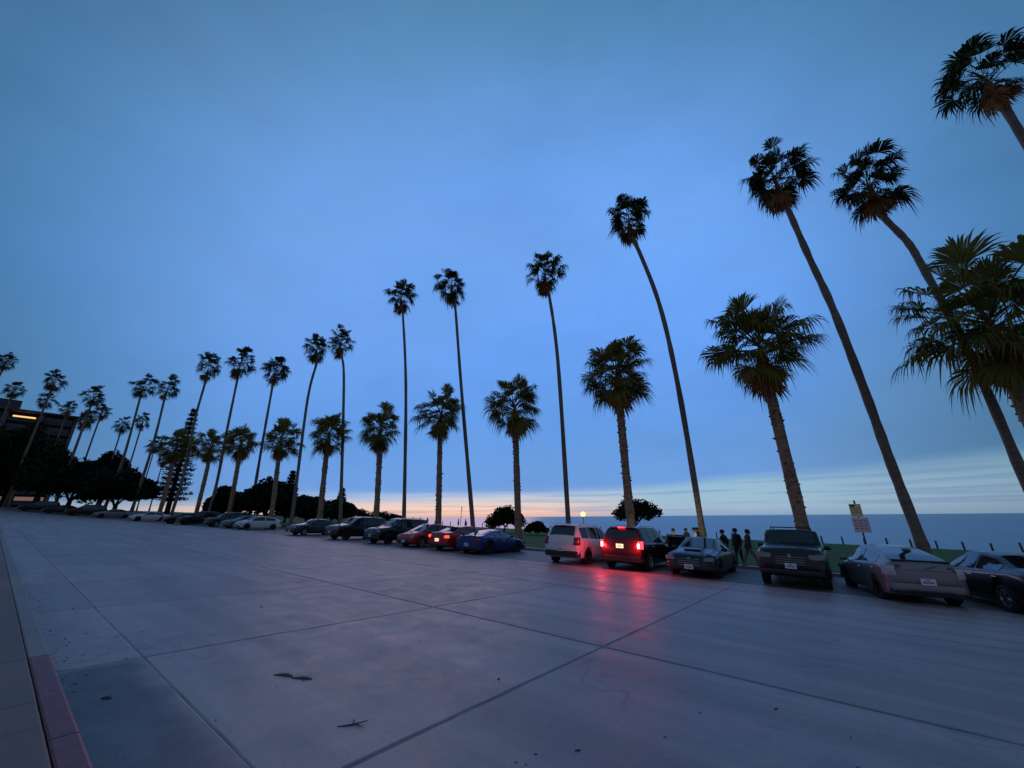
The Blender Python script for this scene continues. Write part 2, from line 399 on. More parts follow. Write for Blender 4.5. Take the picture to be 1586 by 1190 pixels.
for k in range(len(COLS)-1):
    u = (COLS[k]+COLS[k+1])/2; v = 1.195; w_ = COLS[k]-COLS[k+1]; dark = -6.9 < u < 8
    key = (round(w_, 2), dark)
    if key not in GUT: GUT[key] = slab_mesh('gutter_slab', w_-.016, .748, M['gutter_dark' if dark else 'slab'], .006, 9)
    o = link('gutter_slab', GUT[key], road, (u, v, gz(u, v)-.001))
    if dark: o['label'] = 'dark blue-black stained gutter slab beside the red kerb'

# near pavement + kerb
walk = tag(sheet('sidewalk_near', [-48.05]+UR[:7], [-1.6, .64], M['tar'], .10), 'pale pavement on the near side behind the red kerb', kind='structure')
wm = slab_mesh('paving_slab', 1.5-.006, 1.1-.006, M['walk'], .003)
for i in range(30):
    for j in range(2):
        u = 5-1.5*i-.75; v = .648-.55-1.1*j
        link('paving_slab', wm, walk, (u, v, gz(u, v)+.122))
def kerb_piece(u0, u1, v0, v1, h, mt, parent):
    b = MB(); bv = .025; rws = []
    for u in (u0+.006, u1-.006):
        c = gz(u, (v0+v1)/2)
        rws.append([Vector((u, v+bend(u), c+dz)) for v, dz in ((v0, -.12), (v0, h-bv*.3), (v0+bv*.5, h), (v1-bv, h-.002), (v1-bv*.3, h-bv*.35), (v1, h-bv), (v1+.012, -.12))])
    b.grid(rws, flip=True)
    b.add(rws[0], [tuple(range(7))]); b.add(rws[1], [tuple(range(6, -1, -1))])
    return b.build('kerb_stone', mt, parent)
kerb_near = tag(empty('kerb_near'), 'near kerb painted red at its near end', kind='structure')
uu = [-48.05+i*3.0 for i in range(14)]
uu = [u for u in uu if u < -7.6] + [-7.05, -4.6, -2.15, .3, 2.75, 5.2, 7.65]
for a, c in zip(uu[:-1], uu[1:]):
    o = kerb_piece(a, c, .655, .815, .125, M['kerb_red'] if a >= -7.1 else M['kerb'], kerb_near)
    if a >= -7.1: o['label'] = 'red painted kerb stone with worn paint'
# far kerb, pavement
kerb_far = tag(empty('kerb_far'), 'pale far kerb in front of the parked cars', kind='structure')
u = -110
while u < 30:
    kerb_piece(u, u+3, 22.46, 22.61, .12, M['kerb'], kerb_far); u += 3
M['walk_far'] = concrete('far_pavement_concrete', (.52, .46, .36), .3, .6)
tag(sheet('sidewalk_far', UL[6:]+UR[:9], [22.62, 24.6], M['walk_far'], -.006), 'pale pavement strip between parked cars and lawn', kind='structure')

# ------------------------------------------------------------------ palms
def frond_mesh(name, seed, elev, Lp, Rb, nseg, bendp, droop, mt, phimax=R(112), fold=.22, pw=.03):
    rg = random.Random(seed); b = MB()
    # petiole in XZ plane
    pts = [Vector((0, 0, 0))]; ang = elev; n = 5
    for i in range(n):
        pts.append(pts[-1] + Vector((math.cos(ang), 0, math.sin(ang)))*(Lp/n)); ang -= bendp/n
    b.tube(pts, [pw*(1-.5*i/n) for i in range(n+1)], 4, cap=False)
    E = pts[-1]; T = Vector((math.cos(ang), 0, math.sin(ang))); S = Vector((0, 1, 0)); Nn = T.cross(S)
    if Nn.z < 0 and elev > -.9: Nn = -Nn
    twist = rg.uniform(-.5, .5); S = (S*math.cos(twist) + Nn*math.sin(twist)); Nn = T.cross(S)*(1 if T.cross(S).dot(Nn) > 0 else -1)
    dphi = 2*phimax/(nseg-1)
    for k in range(nseg):
        ph = -phimax + dphi*k + rg.uniform(-.4, .4)*dphi
        d = (T*math.cos(ph) + S*math.sin(ph) + Nn*fold*abs(math.sin(ph))).normalized()
        wdir = (S*math.cos(ph) - T*math.sin(ph)).normalized()
        r = Rb*(.80+.20*math.cos(ph))*rg.uniform(.82, 1.08)
        dr = droop*rg.uniform(.6, 1.5); kink = rg.uniform(.5, .68)
        w = r*.66*dphi*rg.uniform(1.0, 1.2)
        L = []; Rr = []
        for t, ww in ((0.02, .06), (.3, .50), (.64, 1.0), (.78, .62), (.90, .34), (1.0, .04)):
            tt = max(0, t-kink)
            p = E + d*r*(t-.35*tt*dr*.5) + Vector((0, 0, -1))*r*dr*(tt*tt*2.6+tt*.35)
            L.append(p - wdir*w*ww*.5); Rr.append(p + wdir*w*ww*.5)
        b.grid([L, Rr])
    return b.mesh(name, mt)
EL_S = [84, 70, 57, 44, 30, 16, 1, -16, -34]
FS = {}; FT = {}
for i, e in enumerate(EL_S):
    for q in range(3):
        k_ = (1.0, .78, .52)[q]
        FS[i, q] = frond_mesh('frond', 100+i*7+q, R(e-3*q), (1.70, 1.75, 1.8, 1.85, 1.85, 1.8, 1.65, 1.4, 1.15)[i]*k_, 1.28, 34, R(18 if i > 1 else 5), .85 if i > 1 else .35, M['frond'], phimax=R(98 if i > 1 else 72), pw=.036)
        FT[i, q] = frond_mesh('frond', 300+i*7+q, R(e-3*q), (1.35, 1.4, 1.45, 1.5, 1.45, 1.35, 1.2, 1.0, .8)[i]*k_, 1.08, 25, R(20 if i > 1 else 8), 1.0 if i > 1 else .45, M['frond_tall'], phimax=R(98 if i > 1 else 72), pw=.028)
FD = [frond_mesh('dead_frond', 500+i, R(-50-7*i), .55, 1.0, 16, R(34), .25, M['frond_dead'], phimax=R(52), fold=.5, pw=.035) for i in range(4)]
CENTRE = {}
def crown_core(r, mt, h):
    b = MB(); b.lathe([(.02, -.5), (r*.8, -.4), (r*1.1, -.1), (r*.85, h*.2), (r*.5, h*.5), (r*.3, h*.8), (.03, h)], 10); return b.mesh('crown', mt, True)
CORE_S = crown_core(.30, M['frond_dead'], 1.3); CORE_T = crown_core(.18, M['frond_dead'], 1.2)
def dress(crown, F, rg, scl, counts, ndead, dscl, zspread, lean=None):
    gapaz = rg.uniform(0, 6.28); gapw = rg.uniform(.12, .38)          # wind and age leave each crown its own gaps
    for i, nn in enumerate(counts):
        a0 = rg.uniform(0, 6.28); nn = max(0, nn + rg.choice((-1, 0, 0, 1)))
        for k in range(nn):
            az = a0 + 2*PI*k/nn + rg.uniform(-.5, .5)
            if abs((az-gapaz+PI) % (2*PI) - PI) < gapw and rg.random() < .6: continue
            s = scl*rg.uniform(.78, 1.13)
            z = zspread*(1-i/8.0)*rg.uniform(.8, 1.05)
            link('frond', F[i, rg.choice((0, 0, 0, 1, 1, 2, 2, 2))], crown, (math.cos(az)*.12, math.sin(az)*.12, z), (rg.uniform(-.28, .28), rg.uniform(-.22, .22), az), (s, s*rg.uniform(.8, 1.1), s))
    for k in range(ndead):
        az = rg.uniform(0, 6.28); s = dscl*rg.uniform(.7, 1.2)
        link('dead_frond', FD[rg.randrange(4)], crown, (math.cos(az)*.22, math.sin(az)*.22, rg.uniform(-.35, .35)), (rg.uniform(-.2, .2), rg.uniform(-.15, .15), az), (s, s, s))
def spline(pts, n):
    out = []
    P = [pts[0]*2-pts[1]] + pts + [pts[-1]*2-pts[-2]]
    for i in range(1, len(P)-2):
        for k in range(n):
            t = k/n; p0, p1, p2, p3 = P[i-1:i+3]
            out.append(.5*((2*p1)+(p2-p0)*t+(2*p0-5*p1+4*p2-p3)*t*t+(3*p1-p0-3*p2+p3)*t**3))
    out.append(pts[-1]); return out
def palm(kind, X, Y, path, label, seed, rb, rtop, cs=1.0, detail=True, group=None):
    """path: list of (dx, height) up the trunk; last is the crown's heart"""
    rg = random.Random(seed); zb = zat(X, Y)
    k_ = .70 if kind == 'short' else .58
    rb *= k_; rtop *= k_*(1.0 if kind == 'short' else 1.08)
    if kind == 'short': path = path[:-1] + [(path[-1][0], path[-1][1]-.55*cs)]
    elif len(path) > 3: path = path[:-2] + [(path[-2][0], path[-2][1]), (path[-2][0]+(path[-1][0]-path[-2][0])*.55, path[-2][1]+1.6)]
    else: path = path[:-1] + [(path[-1][0], path[-1][1]-1.0*cs)]
    t = tag(empty('fan_palm' if kind == 'short' else 'tall_palm', (X, Y, zb)), label, 'palm tree', group)
    pts = spline([Vector((dx, 0, h)) for dx, h in path], 8 if detail else 5)
    H = path[-1][1]; b = MB(); rad = []
    for i, p in enumerate(pts):
        f = max(0, p.z/H); r = rb+(rtop-rb)*min(1, f*1.05)
        r *= 1 + .45*math.exp(-max(0, p.z)/(.7 if kind == 'tall' else .6)) + .05*math.sin(i*1.7+seed) + rg.uniform(-.045, .045)
        rad.append(r)
    b.tube(pts, rad, 12 if detail else 7)
    if kind == 'short' and detail:      # ragged old leaf bases up the trunk
        hh = 1.0 + rg.uniform(0, 1.5)
        while hh < H-.8:
            dens = .26 if hh < H*.62 else .13
            i = min(range(len(pts)), key=lambda q: abs(pts[q].z-hh)); az = rg.uniform(0, 6.28)
            for k in range(3):
                a = az + k*2.1 + rg.uniform(-.4, .4); L = rg.uniform(.02, .17)*rg.random()**.4; c = pts[i] + Vector((0, 0, hh-pts[i].z)); r = rad[i]
                o = Vector((math.cos(a), math.sin(a), 0)); s = Vector((-math.sin(a), math.cos(a), 0)); w = .075
                b.add([c+o*r*.9-s*w, c+o*r*.9+s*w, c+o*(r+L)+Vector((0, 0, L*.9))+s*w*.35, c+o*(r+L)+Vector((0, 0, L*.9))-s*w*.35, c+o*r*.9+Vector((0, 0, .16))-s*w, c+o*r*.9+Vector((0, 0, .16))+s*w],
                      [(0, 1, 2, 3), (4, 3, 2, 5), (0, 3, 4), (1, 5, 2), (0, 4, 5, 1)], 1)
            hh += dens*rg.choice((.6, .8, 1, 1, 1.3, 2.6))
    b.build('trunk', [M['trunk_thick' if kind == 'short' else 'trunk_thin'], M['boot']], t, True)
    top = pts[-1]
    cr = link('crown', CORE_S if kind == 'short' else CORE_T, t, top)
    lean = (pts[-1]-pts[-4]).normalized()
    cr.rotation_euler = (rg.uniform(-.05, .05), max(-.14, min(.14, math.atan2(lean.x, lean.z)*.5)), rg.uniform(0, 6))
    if kind == 'short':
        if detail: dress(cr, FS, rg, cs, (4, 7, 8, 9, 9, 9, 7, 4, 2), 24, cs*1.05, 1.4*cs)
        else: dress(cr, FS, rg, cs, (2, 3, 5, 5, 6, 6, 5, 3, 1), 9, cs, 1.5*cs)
    else:
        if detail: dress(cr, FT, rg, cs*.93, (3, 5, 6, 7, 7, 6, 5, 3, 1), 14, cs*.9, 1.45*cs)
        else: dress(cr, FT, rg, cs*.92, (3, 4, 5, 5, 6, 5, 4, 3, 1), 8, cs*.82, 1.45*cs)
    return t
SG = 'short fan palms along the pavement'; TG = 'tall slender palms along the street'
# short row (X, Y, path, label)
SH = [
 (7.35, 25.5, [(0, 0), (.05, 3.6), (.09, 7.7), (.12, 10.6)], 'broad fan palm with brown skirt cut by the right edge', .44, .42, 1.22),
 (-1.15, 25.5, [(0, 0), (-.02, 2), (-.06, 9.4), (-.06, 11.6)], 'short bushy fan palm with shaggy trunk rising behind the dark pickup', .42, .38, 1.16),
 (-10.15, 25.5, [(0, 0), (0, 1.9), (.05, 9.2), (.10, 11.7)], 'short fan palm standing behind the SUV with lit brake lights', .41, .35, 1.02),
 (-19.2, 25.5, [(0, 0), (0, .9), (-.15, 8.2), (-.2, 10.7)], 'short fan palm behind the blue sports car, round bush beside its base', .39, .33, 1.05),
 (-28.35, 25.5, [(0, 0), (0, 1.4), (-.4, 9.2), (-.55, 11.3)], 'short fan palm behind the two red cars', .40, .34, .98),
 (-38.2, 25.5, [(0, 0), (0, 2.4), (-.55, 8.7), (-.85, 10.9)], 'short fan palm behind the two black SUVs facing the street', .44, .40, 1.0),
 (-50.0, 25.4, [(0, 0), (0, 1.9), (-.6, 8.8), (-.7, 11.6)], 'short fan palm crossed by the twin-crowned pair of tall palms', .46, .42, 1.08),
 (-63.2, 25.0, [(0, 0), (0, 2.6), (-.9, 8.5), (-1.2, 12.0)], 'short fan palm rising behind the silver sedan, full dark skirt', .46, .42, 1.12),
 (-72.5, 22.6, [(0, 0), (.2, 2.6), (-.5, 8.5), (-1.0, 12.2)], 'short fan palm behind the white hatchback, conifer at its foot', .46, .42, 1.12),
 (-84.5, 21.6, [(0, 0), (.2, 3), (.2, 8.5), (-.3, 12.2)], 'short fan palm second from the round fig trees', .46, .42, 1.12),
 (-95.0, 18.9, [(0, 0), (.3, 4), (0, 9), (-.3, 12.4)], 'short dense fan palm in front of the feathery tall pine', .48, .44, 1.2),
]
for i, (X, Y, path, lab, rb, rtp, cs) in enumerate(SH):
    palm('short', X, Y, path, lab, 40+i, rb, rtp, cs, True, SG)
TA = [
 (11.5, 27.5, [(0, 0), (.1, 8), (.0, 12.7), (.23, 18.5), (.24, 23.0), (.16, 26.3)], 'tall palm whose crown fills the top right corner', .36, .27, 1.06),
 (7.1, 27.5, [(0, 0), (0, 4.3), (-.03, 9.9), (-.37, 15.3), (-.55, 17.1), (-1.05, 19.1), (-1.22, 21.2)], 'tall palm with strongly curved upper trunk behind the broad right-edge palm', .34, .25, 1.0),
 (3.2, 27.5, [(0, 0), (0, 1.3), (-.17, 5.1), (-.28, 8.9), (-.51, 14.1), (-.86, 17.9), (-1.19, 22.1), (-1.51, 25.3)], 'tall palm with thick bending trunk rising behind the silver hatchback', .40, .27, 1.06),
 (-6.4, 27.5, [(0, 0), (0, 1.3), (-.1, 11), (-.55, 17.9), (-1.72, 24.2), (-2.33, 26.8)], 'tall slender palm behind the dark sedan with hood scoop', .34, .24, 1.0),
 (-15.9, 27.5, [(0, 0), (0, 1.9), (-.21, 15.2), (-.83, 22.3), (-1.57, 25.6)], 'tall slender palm behind the white SUV', .33, .22, 1.0),
 (-25.9, 27.5, [(0, 0), (0, 1.2), (-2.17, 15), (-3.76, 25.8), (-4.88, 29.1)], 'tall slender palm with pale trunk foot between red and blue cars', .36, .23, 1.06),
 (-36.0, 27.5, [(0, 0), (0, 1.3), (-1.68, 16.8), (-3.84, 28.1), (-4.91, 31.2)], 'tall straight palm, the tallest trunk left of centre, behind the plain red car', .36, .24, 1.06),
 (-48.1, 27.0, [(0, 0), (0, 2), (-3.7, 20.0), (-5.5, 24.8), (-7.4, 28.8)], 'tall palm of the touching pair, the higher and right one', .38, .26, 1.06),
 (-58.5, 25.8, [(0, 0), (0, 3.2), (-1.3, 18.5), (-.3, 24.5), (-1.7, 28.6)], 'tall palm of the touching pair, the lower and left one', .40, .27, 1.06),
 (-73.8, 26.0, [(0, 0), (0, 3.7), (-.9, 14), (-1.6, 24.2), (-2.3, 27.9)], 'tall leaning palm just left of the touching pair', .42, .28, 1.28),
 (-78.5, 21.7, [(0, 0), (.6, 6.0), (-.6, 15.5), (-1.5, 25.0), (-2.6, 29.0)], 'tall palm rising from behind the short palm near the conifer', .42, .28, 1.36),
 (-87.5, 19.0, [(0, 0), (1.2, 7.5), (-1.0, 17.5), (-.6, 25.0), (-1.6, 29.0)], 'tall palm with curved trunk beside the feathery pine top', .42, .28, 1.36),
 (-98.0, 15.6, [(0, 0), (1.5, 12), (-.3, 21.5), (-1.0, 28)], 'tall palm, right one of the pair left of the feathery pine', .42, .28, 1.15),
 (-105.0, 12.9, [(0, 0), (3.4, 9), (.6, 22), (-.6, 28.5)], 'tall palm, left one of the pair left of the feathery pine', .42, .28, 1.15),
 (-117.0, 7.5, [(0, 0), (0, 12), (0, 20), (-.2, 26.5)], 'tall ragged palm above the twin small palms near the tower', .42, .28, 1.12),
 (-128.0, 1.65, [(0, 0), (-.4, 14), (-.2, 24), (.2, 30.5)], 'tall palm standing in front of the apartment tower', .42, .28, 1.1),
 (-138.0, -6.1, [(0, 0), (0, 14), (0, 31)], 'tall palm cut by the left edge', .42, .28, 1.0),
]
for i, (X, Y, path, lab, rb, rtp, cs) in enumerate(TA):
    palm('tall', X, Y, path, lab, 80+i, rb, rtp, cs, i < 10, TG)
# smaller palms far down the street
FA = [(-140, -3.4, 25.6, 'dark palm crown against the roof of the apartment tower', 1.25), (-134, 1.7, 23.3, 'left of two dark palm crowns hiding the tower corner', 1.15), (-130, 5.2, 21.4, 'right of two dark palm crowns hiding the tower corner', 1.05),
      (-131.5, 8.5, 20, 'small palm left of the crossing pair beside the tower', 1.15), (-116, 9.3, 19.6, 'small round-crowned palm below the ragged tall palm', 1.05), (-130, 14.6, 19.6, 'small sparse palm just left of a leaning tall trunk', 1.2),
      (-123, 16.9, 20, 'small palm between the two leaning tall trunks', 1.1), (-158, 26.2, 20, 'far small palm left of the feathery pine', 1.5), (-126, 8.0, 18.5, 'small palm in the middle of the crossing pair', 1.1), (-150, 27.5, 15, 'lowest far palm under the feathery pine', 1.2)]
for i, (X, Y, H, lab, cs) in enumerate(FA):
    palm('tall', X, Y, [(0, 0), (rgx := random.Random(i).uniform(-.8, .8), H*.6), (0, H)], lab, 140+i, .30, .22, cs*.82, False, 'small palms far down the street')

# ------------------------------------------------------------------ broad trees, pines, bushes
def leaf_cloud(b, rg, lobes, n, size):
    for (c, r) in lobes:
        c = Vector(c)
        for _ in range(n):
            d = Vector((rg.gauss(0, 1), rg.gauss(0, 1), rg.gauss(0, 1))).normalized()
            p = c + Vector((d.x*r[0], d.y*r[1], d.z*r[2]))*(rg.random()**.35)
            a = Vector((rg.gauss(0, 1), rg.gauss(0, 1), rg.gauss(0, .6))).normalized(); q = a.orthogonal().normalized()
            q.rotate(Quaternion(a, rg.uniform(0, 6.28))); s = size*rg.uniform(.6, 1.3)
            b.add([p-a*s, p+q*s*.45, p+a*s, p-q*s*.45], [(0, 1, 2, 3)])
def broad_tree(name, X, Y, w, h, label, seed, clear=.25, leans=0.0, flat=1.0, nl=16, n=230, size=.3, depth=None, group=None, trunks=1, cat='tree', mound=False):
    rg = random.Random(seed); z = zat(X, Y); t = tag(empty(name, (X, Y, z)), label, cat, group)
    dp = depth or w*.8; lobes = []; hc = h*(1-clear)
    b = MB()
    for q in range(trunks):
        ox = rg.uniform(-.3, .3)*w*(trunks > 1)
        base = Vector((ox, 0, -.15)); fork = Vector((ox+leans*.3+rg.uniform(-.2, .2), rg.uniform(-.2, .2), max(h*clear*1.1+.15, h*.16)))
        r0 = max(.07, .035*h)
        b.tube([base, (base+fork)/2+Vector((rg.uniform(-.1, .1), 0, 0)), fork], [r0*1.5, r0, r0*.85], 8)
        for k in range(5):
            a = k*1.26+rg.uniform(-.4, .4); e = fork + Vector((math.cos(a)*w*.28+leans*.5, math.sin(a)*dp*.28, hc*rg.uniform(.3, .6)))
            b.tube([fork, (fork+e)/2+Vector((0, 0, hc*.07)), e], [r0*.6, r0*.42, r0*.15], 6)
            for j in range(2):
                e2 = e + Vector((rg.uniform(-.2, .2)*w, rg.uniform(-.2, .2)*dp, rg.uniform(0, .25)*hc)); b.tube([e, e2], [r0*.2, r0*.05], 5)
    b.build('trunk', M['bark'], t, True)
    for k in range(nl):
        a = 2.4*k+rg.uniform(-.3, .3); f = math.sqrt((k+.5)/nl)*.82
        zc = h*clear + hc*(.25+.52*(1-f*f)*rg.uniform(.75, 1.15)) + rg.uniform(-.06, .06)*h
        if mound: zc = h*(.14+.62*(1-f*f)*rg.uniform(.7, 1.15))
        lobes.append(((math.cos(a)*f*w*.5+leans*(zc/h), math.sin(a)*f*dp*.5, zc), (w*rg.uniform(.14, .22), dp*rg.uniform(.14, .22), hc*rg.uniform(.16, .26)*flat)))
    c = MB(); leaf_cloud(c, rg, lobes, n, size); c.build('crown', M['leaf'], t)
    return t
BT = [(-116, 9.0, 17, 9.4, 'wide dark fig tree, left of two dense ones above the parked white cars', 1, .03), (-104, 14.2, 14, 8.4, 'wide dark fig tree, right of two dense ones above the parked white cars', 2, .03),
      (-80, 24.0, 6.4, 5.6, 'small dark tree between fig trees and the hatchback, under the feathery pine', 3, .05), (-70, 27, 9.5, 7.0, 'dark dense tree right behind the white hatchback', 4, .03), (-66.5, 31.5, 8.0, 4.8, 'dark rounded tree behind the silver sedan', 5, .02), (-78, 42, 11, 4.8, 'low dark tree beyond the silver sedan, left of the little conifer', 6, .02),
      (-139, -4.8, 15, 18.0, 'large black tree at the left edge below the lit penthouse', 7, .02), (-136, 1.6, 14, 18.6, 'large black tree in the middle before the apartment tower', 8, .02), (-127, 5.6, 11, 13.4, 'large black tree right of the tower corner', 9, .02), (-131, -2.0, 12, 10.0, 'lower black tree over the far dark cars', 10, .02), (-132, 15.0, 9, 13.8, 'bushy dark tree rising behind the fig trees', 11, .2)]
for X, Y, w, h, lab, sd_, cl in BT:
    broad_tree('broadleaf_tree', X, Y, w, h, lab, sd_, cl, nl=36, n=300, size=.38, group='dark broadleaf trees')
broad_tree('shrub', -40.6, 50, 6.4, 4.1, 'large dark round bush on the lawn behind the blue car', 21, .02, nl=26, n=210, size=.24, cat='bush', mound=True, leans=.8)
broad_tree('shrub', -32.9, 48, 3.4, 1.95, 'small low dark bush on the lawn beside the white SUV', 22, .02, nl=18, n=170, size=.18, cat='bush', mound=True)
broad_tree('windswept_tree', -24.6, 62, 7.0, 6.0, 'dark windswept tree on the cliff edge behind the brake-lit SUV', 29, .20, leans=1.6, flat=.9, nl=24, n=150, size=.28)
for i, (X, w, h) in enumerate(((-92, 9, 2.9), (-84, 7, 2.6), (-99, 8, 3.4))):
    broad_tree('hedge_bush', X, 62-i, w, h, ['low dark shrub mound above the roofs of the black SUVs, highest part', 'low dark shrub mound right end above the black SUVs', 'low dark shrub mound behind the second black SUV, left end'][i], 31+i, .02, nl=18, n=150, size=.24, cat='bush', group='shrub mounds by the cliff', mound=True)
broad_tree('young_tree', -88, 52, 2.2, 3.9, 'tiny wispy tree beside the tall palm trunk left of the shrub mounds', 36, .35, nl=7, n=70, size=.2)
def conifer(X, Y, h, w, label, seed, tiers):
    rg = random.Random(seed); t = tag(empty('conifer', (X, Y, zat(X, Y))), label, 'conifer')
    b = MB(); b.tube([Vector((0, 0, -.1)), Vector((.05, 0, h*.5)), Vector((0, 0, h))], [h*.022, h*.014, .02], 7); b.build('trunk', M['bark'], t, True)
    c = MB()
    for k in range(tiers):
        f = k/(tiers-1); z = h*(.14+.84*f); L = w*.5*(1-f)**.75*rg.uniform(.8, 1.1)+.15
        for j in range(6):
            a = j*1.047+k*.5+rg.uniform(-.2, .2); e = Vector((math.cos(a)*L, math.sin(a)*L, z+L*.16))
            c.tube([Vector((0, 0, z)), e], [.03, .012], 3, cap=False)
            for q in range(int(26+60*(1-f))):
                s = rg.random()**.7; p = Vector((0, 0, z)).lerp(e, s)+Vector((rg.uniform(-.22, .22), rg.uniform(-.22, .22), rg.uniform(-.16, .14)))*(1+.05*h)
                a2 = Vector((rg.gauss(0, 1), rg.gauss(0, 1), rg.gauss(0, .5))).normalized(); q2 = a2.orthogonal().normalized(); ss = rg.uniform(.14, .32)
                c.add([p-a2*ss, p+q2*ss*.4, p+a2*ss, p-q2*ss*.4], [(0, 1, 2, 3)])
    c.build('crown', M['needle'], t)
conifer(-101, 21.2, 21.5, 5.6, 'tall feathery pine rising between the short palms on the left', 1, 20)
conifer(-82, 35.0, 9.6, 3.6, 'narrow conifer hidden behind a short palm trunk', 2, 14)
conifer(-86, 48.0, 7.4, 3.2, 'little pointed conifer silhouetted by the orange horizon', 3, 13)

# ------------------------------------------------------------------ apartment tower down the street
M['tower'] = material('tower_concrete', (.07, .055, .06), .8, var=.25, scale=.6)
M['pier'] = material('tower_pier', (.13, .105, .105), .8, var=.25, scale=.6)
M['dglass'] = material('dark_window_glass', (.01, .012, .016), .08, spec=.6)
M['lit'] = emitter('lit_window_warm', (1, .58, .20), 1.3)
M['lit_dim'] = emitter('lit_window_dim', (1, .60, .48), .16)
M['metal_dark'] = material('dark_metal', (.03, .03, .033), .45, .6)
def tower(X, Y0, Y1, H, depth, label):
    z = zat(X, (Y0+Y1)/2)-1.5; t = tag(empty('apartment_tower', (X, (Y0+Y1)/2, z)), label, 'building')
    w = Y1-Y0; nf = 10; fh = H/nf
    b = MB(); b.box((-depth/2-1.3, 0, H/2), (depth, w-.4, H)); b.build('wall', M['tower'], t)
    b = MB(); b.box((-depth/2, 0, H+.25), (depth+3.2, w+.6, .5), bev=.05); rf = b.build('roof', M['tower'], t)
    b = MB(); b.box((-depth*.5, -w*.12, H+2.1), (depth*.6, w*.55, 3.2), bev=.05); b.build('penthouse', M['tower'], rf)
    bays = 5
    for k in range(bays+1):
        b = MB(); b.box((-.35, -w/2+w*k/bays, H/2), (2.1, .7, H-.02), bev=.03); b.build('pier', M['pier'], t)
    slab = MB(); slab.box((0, 0, 0), (1.5, w/bays-.72, .24), bev=.02); sm = slab.mesh('balcony', M['tower'])
    rail = MB(); rail.box((0, 0, 0), (.08, w/bays-.76, .95)); rm = rail.mesh('balcony_rail', M['tower'])
    gl = MB(); gl.box((0, 0, 0), (.10, w/bays-1.3, fh*.66)); gm = gl.mesh('window', M['dglass'])
    for f in range(nf):
        for k in range(bays):
            y = -w/2+w*(k+.5)/bays
            ba = link('balcony', sm, t, (-.5, y, f*fh+.14)); link('balcony_rail', rm, ba, (.66, 0, .6))
            wi = link('window', gm, t, (-1.28, y, f*fh+.3+fh*.36))
            if (f, k) in ((nf-1, 3),): setmat(wi, M['lit']); wi.scale = (1, .8, .6)
            elif (f, k) in ((3, 2), (3, 3), (1, 3), (1, 4)): setmat(wi, M['lit_dim'])
    return t
tower(-178, -24, 9.5, 28.5, 16, 'dark concrete apartment tower with balconies and one lit top floor')

# ------------------------------------------------------------------ cars
M['glass'] = material('car_glass', (.008, .010, .014), .04, spec=.8)
M['tyre'] = material('tyre_rubber', (.012, .012, .012), .8, var=.2, scale=20)
M['rim'] = material('alloy_rim', (.35, .35, .36), .3, .9)
M['rim_dark'] = material('dark_rim', (.03, .03, .03), .35, .8)
M['trim'] = material('black_plastic', (.012, .012, .013), .5)
M['chrome'] = material('chrome', (.6, .6, .62), .12, 1.0)
M['plate'] = material('licence_plate_white', (.72, .70, .70), .5)
M['plate_ink'] = material('plate_ink', (.05, .07, .22), .5)
M['tail_off'] = material('tail_lamp_unlit', (.16, .012, .012), .12, spec=.7)
M['tail_clear'] = material('tail_lamp_pale', (.46, .42, .43), .12, spec=.7)
M['tail_on'] = emitter('tail_lamp_lit', (1, .012, .02), 11, (.4, .02, .02))
M['tail_hot'] = emitter('tail_lamp_bulb', (1, .42, .22), 18, (.5, .2, .1))
M['tail_low'] = emitter('tail_lamp_low', (1, .09, .04), 1.8, (.4, .02, .02))
M['plate_lit'] = emitter('plate_lit', (1, .86, .55), 1.3, (.7, .7, .6))
M['head_off'] = material('head_lamp', (.16, .165, .175), .08, .2, spec=.8)
M['head_on'] = emitter('head_lamp_lit', (1, .85, .6), 10)
M['amber'] = material('amber_marker', (.5, .16, .03), .2)
def paint(name, c, metal=.35, rough=.35): return material(name, c, rough, metal, coat=.35, spec=.3)
PAINT = {'white': paint('paint_white', (.62, .62, .62), .0), 'silver': paint('paint_silver', (.19, .187, .19), .3), 'black': paint('paint_black', (.006, .006, .007), .0), 'red': paint('paint_red', (.40, .012, .02), .2),
         'blue': paint('paint_blue', (.010, .022, .13), .35), 'navy': paint('paint_navy', (.006, .009, .018), .1), 'maroon': paint('paint_dark_maroon', (.045, .008, .012), .3), 'brown': paint('paint_dark_brown', (.012, .008, .007), .0, .45), 'grey': paint('paint_grey', (.06, .063, .07), .5)}
def interp(pts, y):
    if y <= pts[0][0]: return pts[0][1]
    for (a, c), (d, e) in zip(pts[:-1], pts[1:]):
        if y <= d: return c+(e-c)*(y-a)/(d-a) if d > a else e
    return pts[-1][1]
def smooth_interp(pts, y, w=.09): return sum(interp(pts, y+w*k)*g for k, g in ((-1, .17), (-.5, .21), (0, .24), (.5, .21), (1, .17)))
TAPER = [(0, .84), (.05, .92), (.13, .965), (.28, .99), (.5, 1.0)]
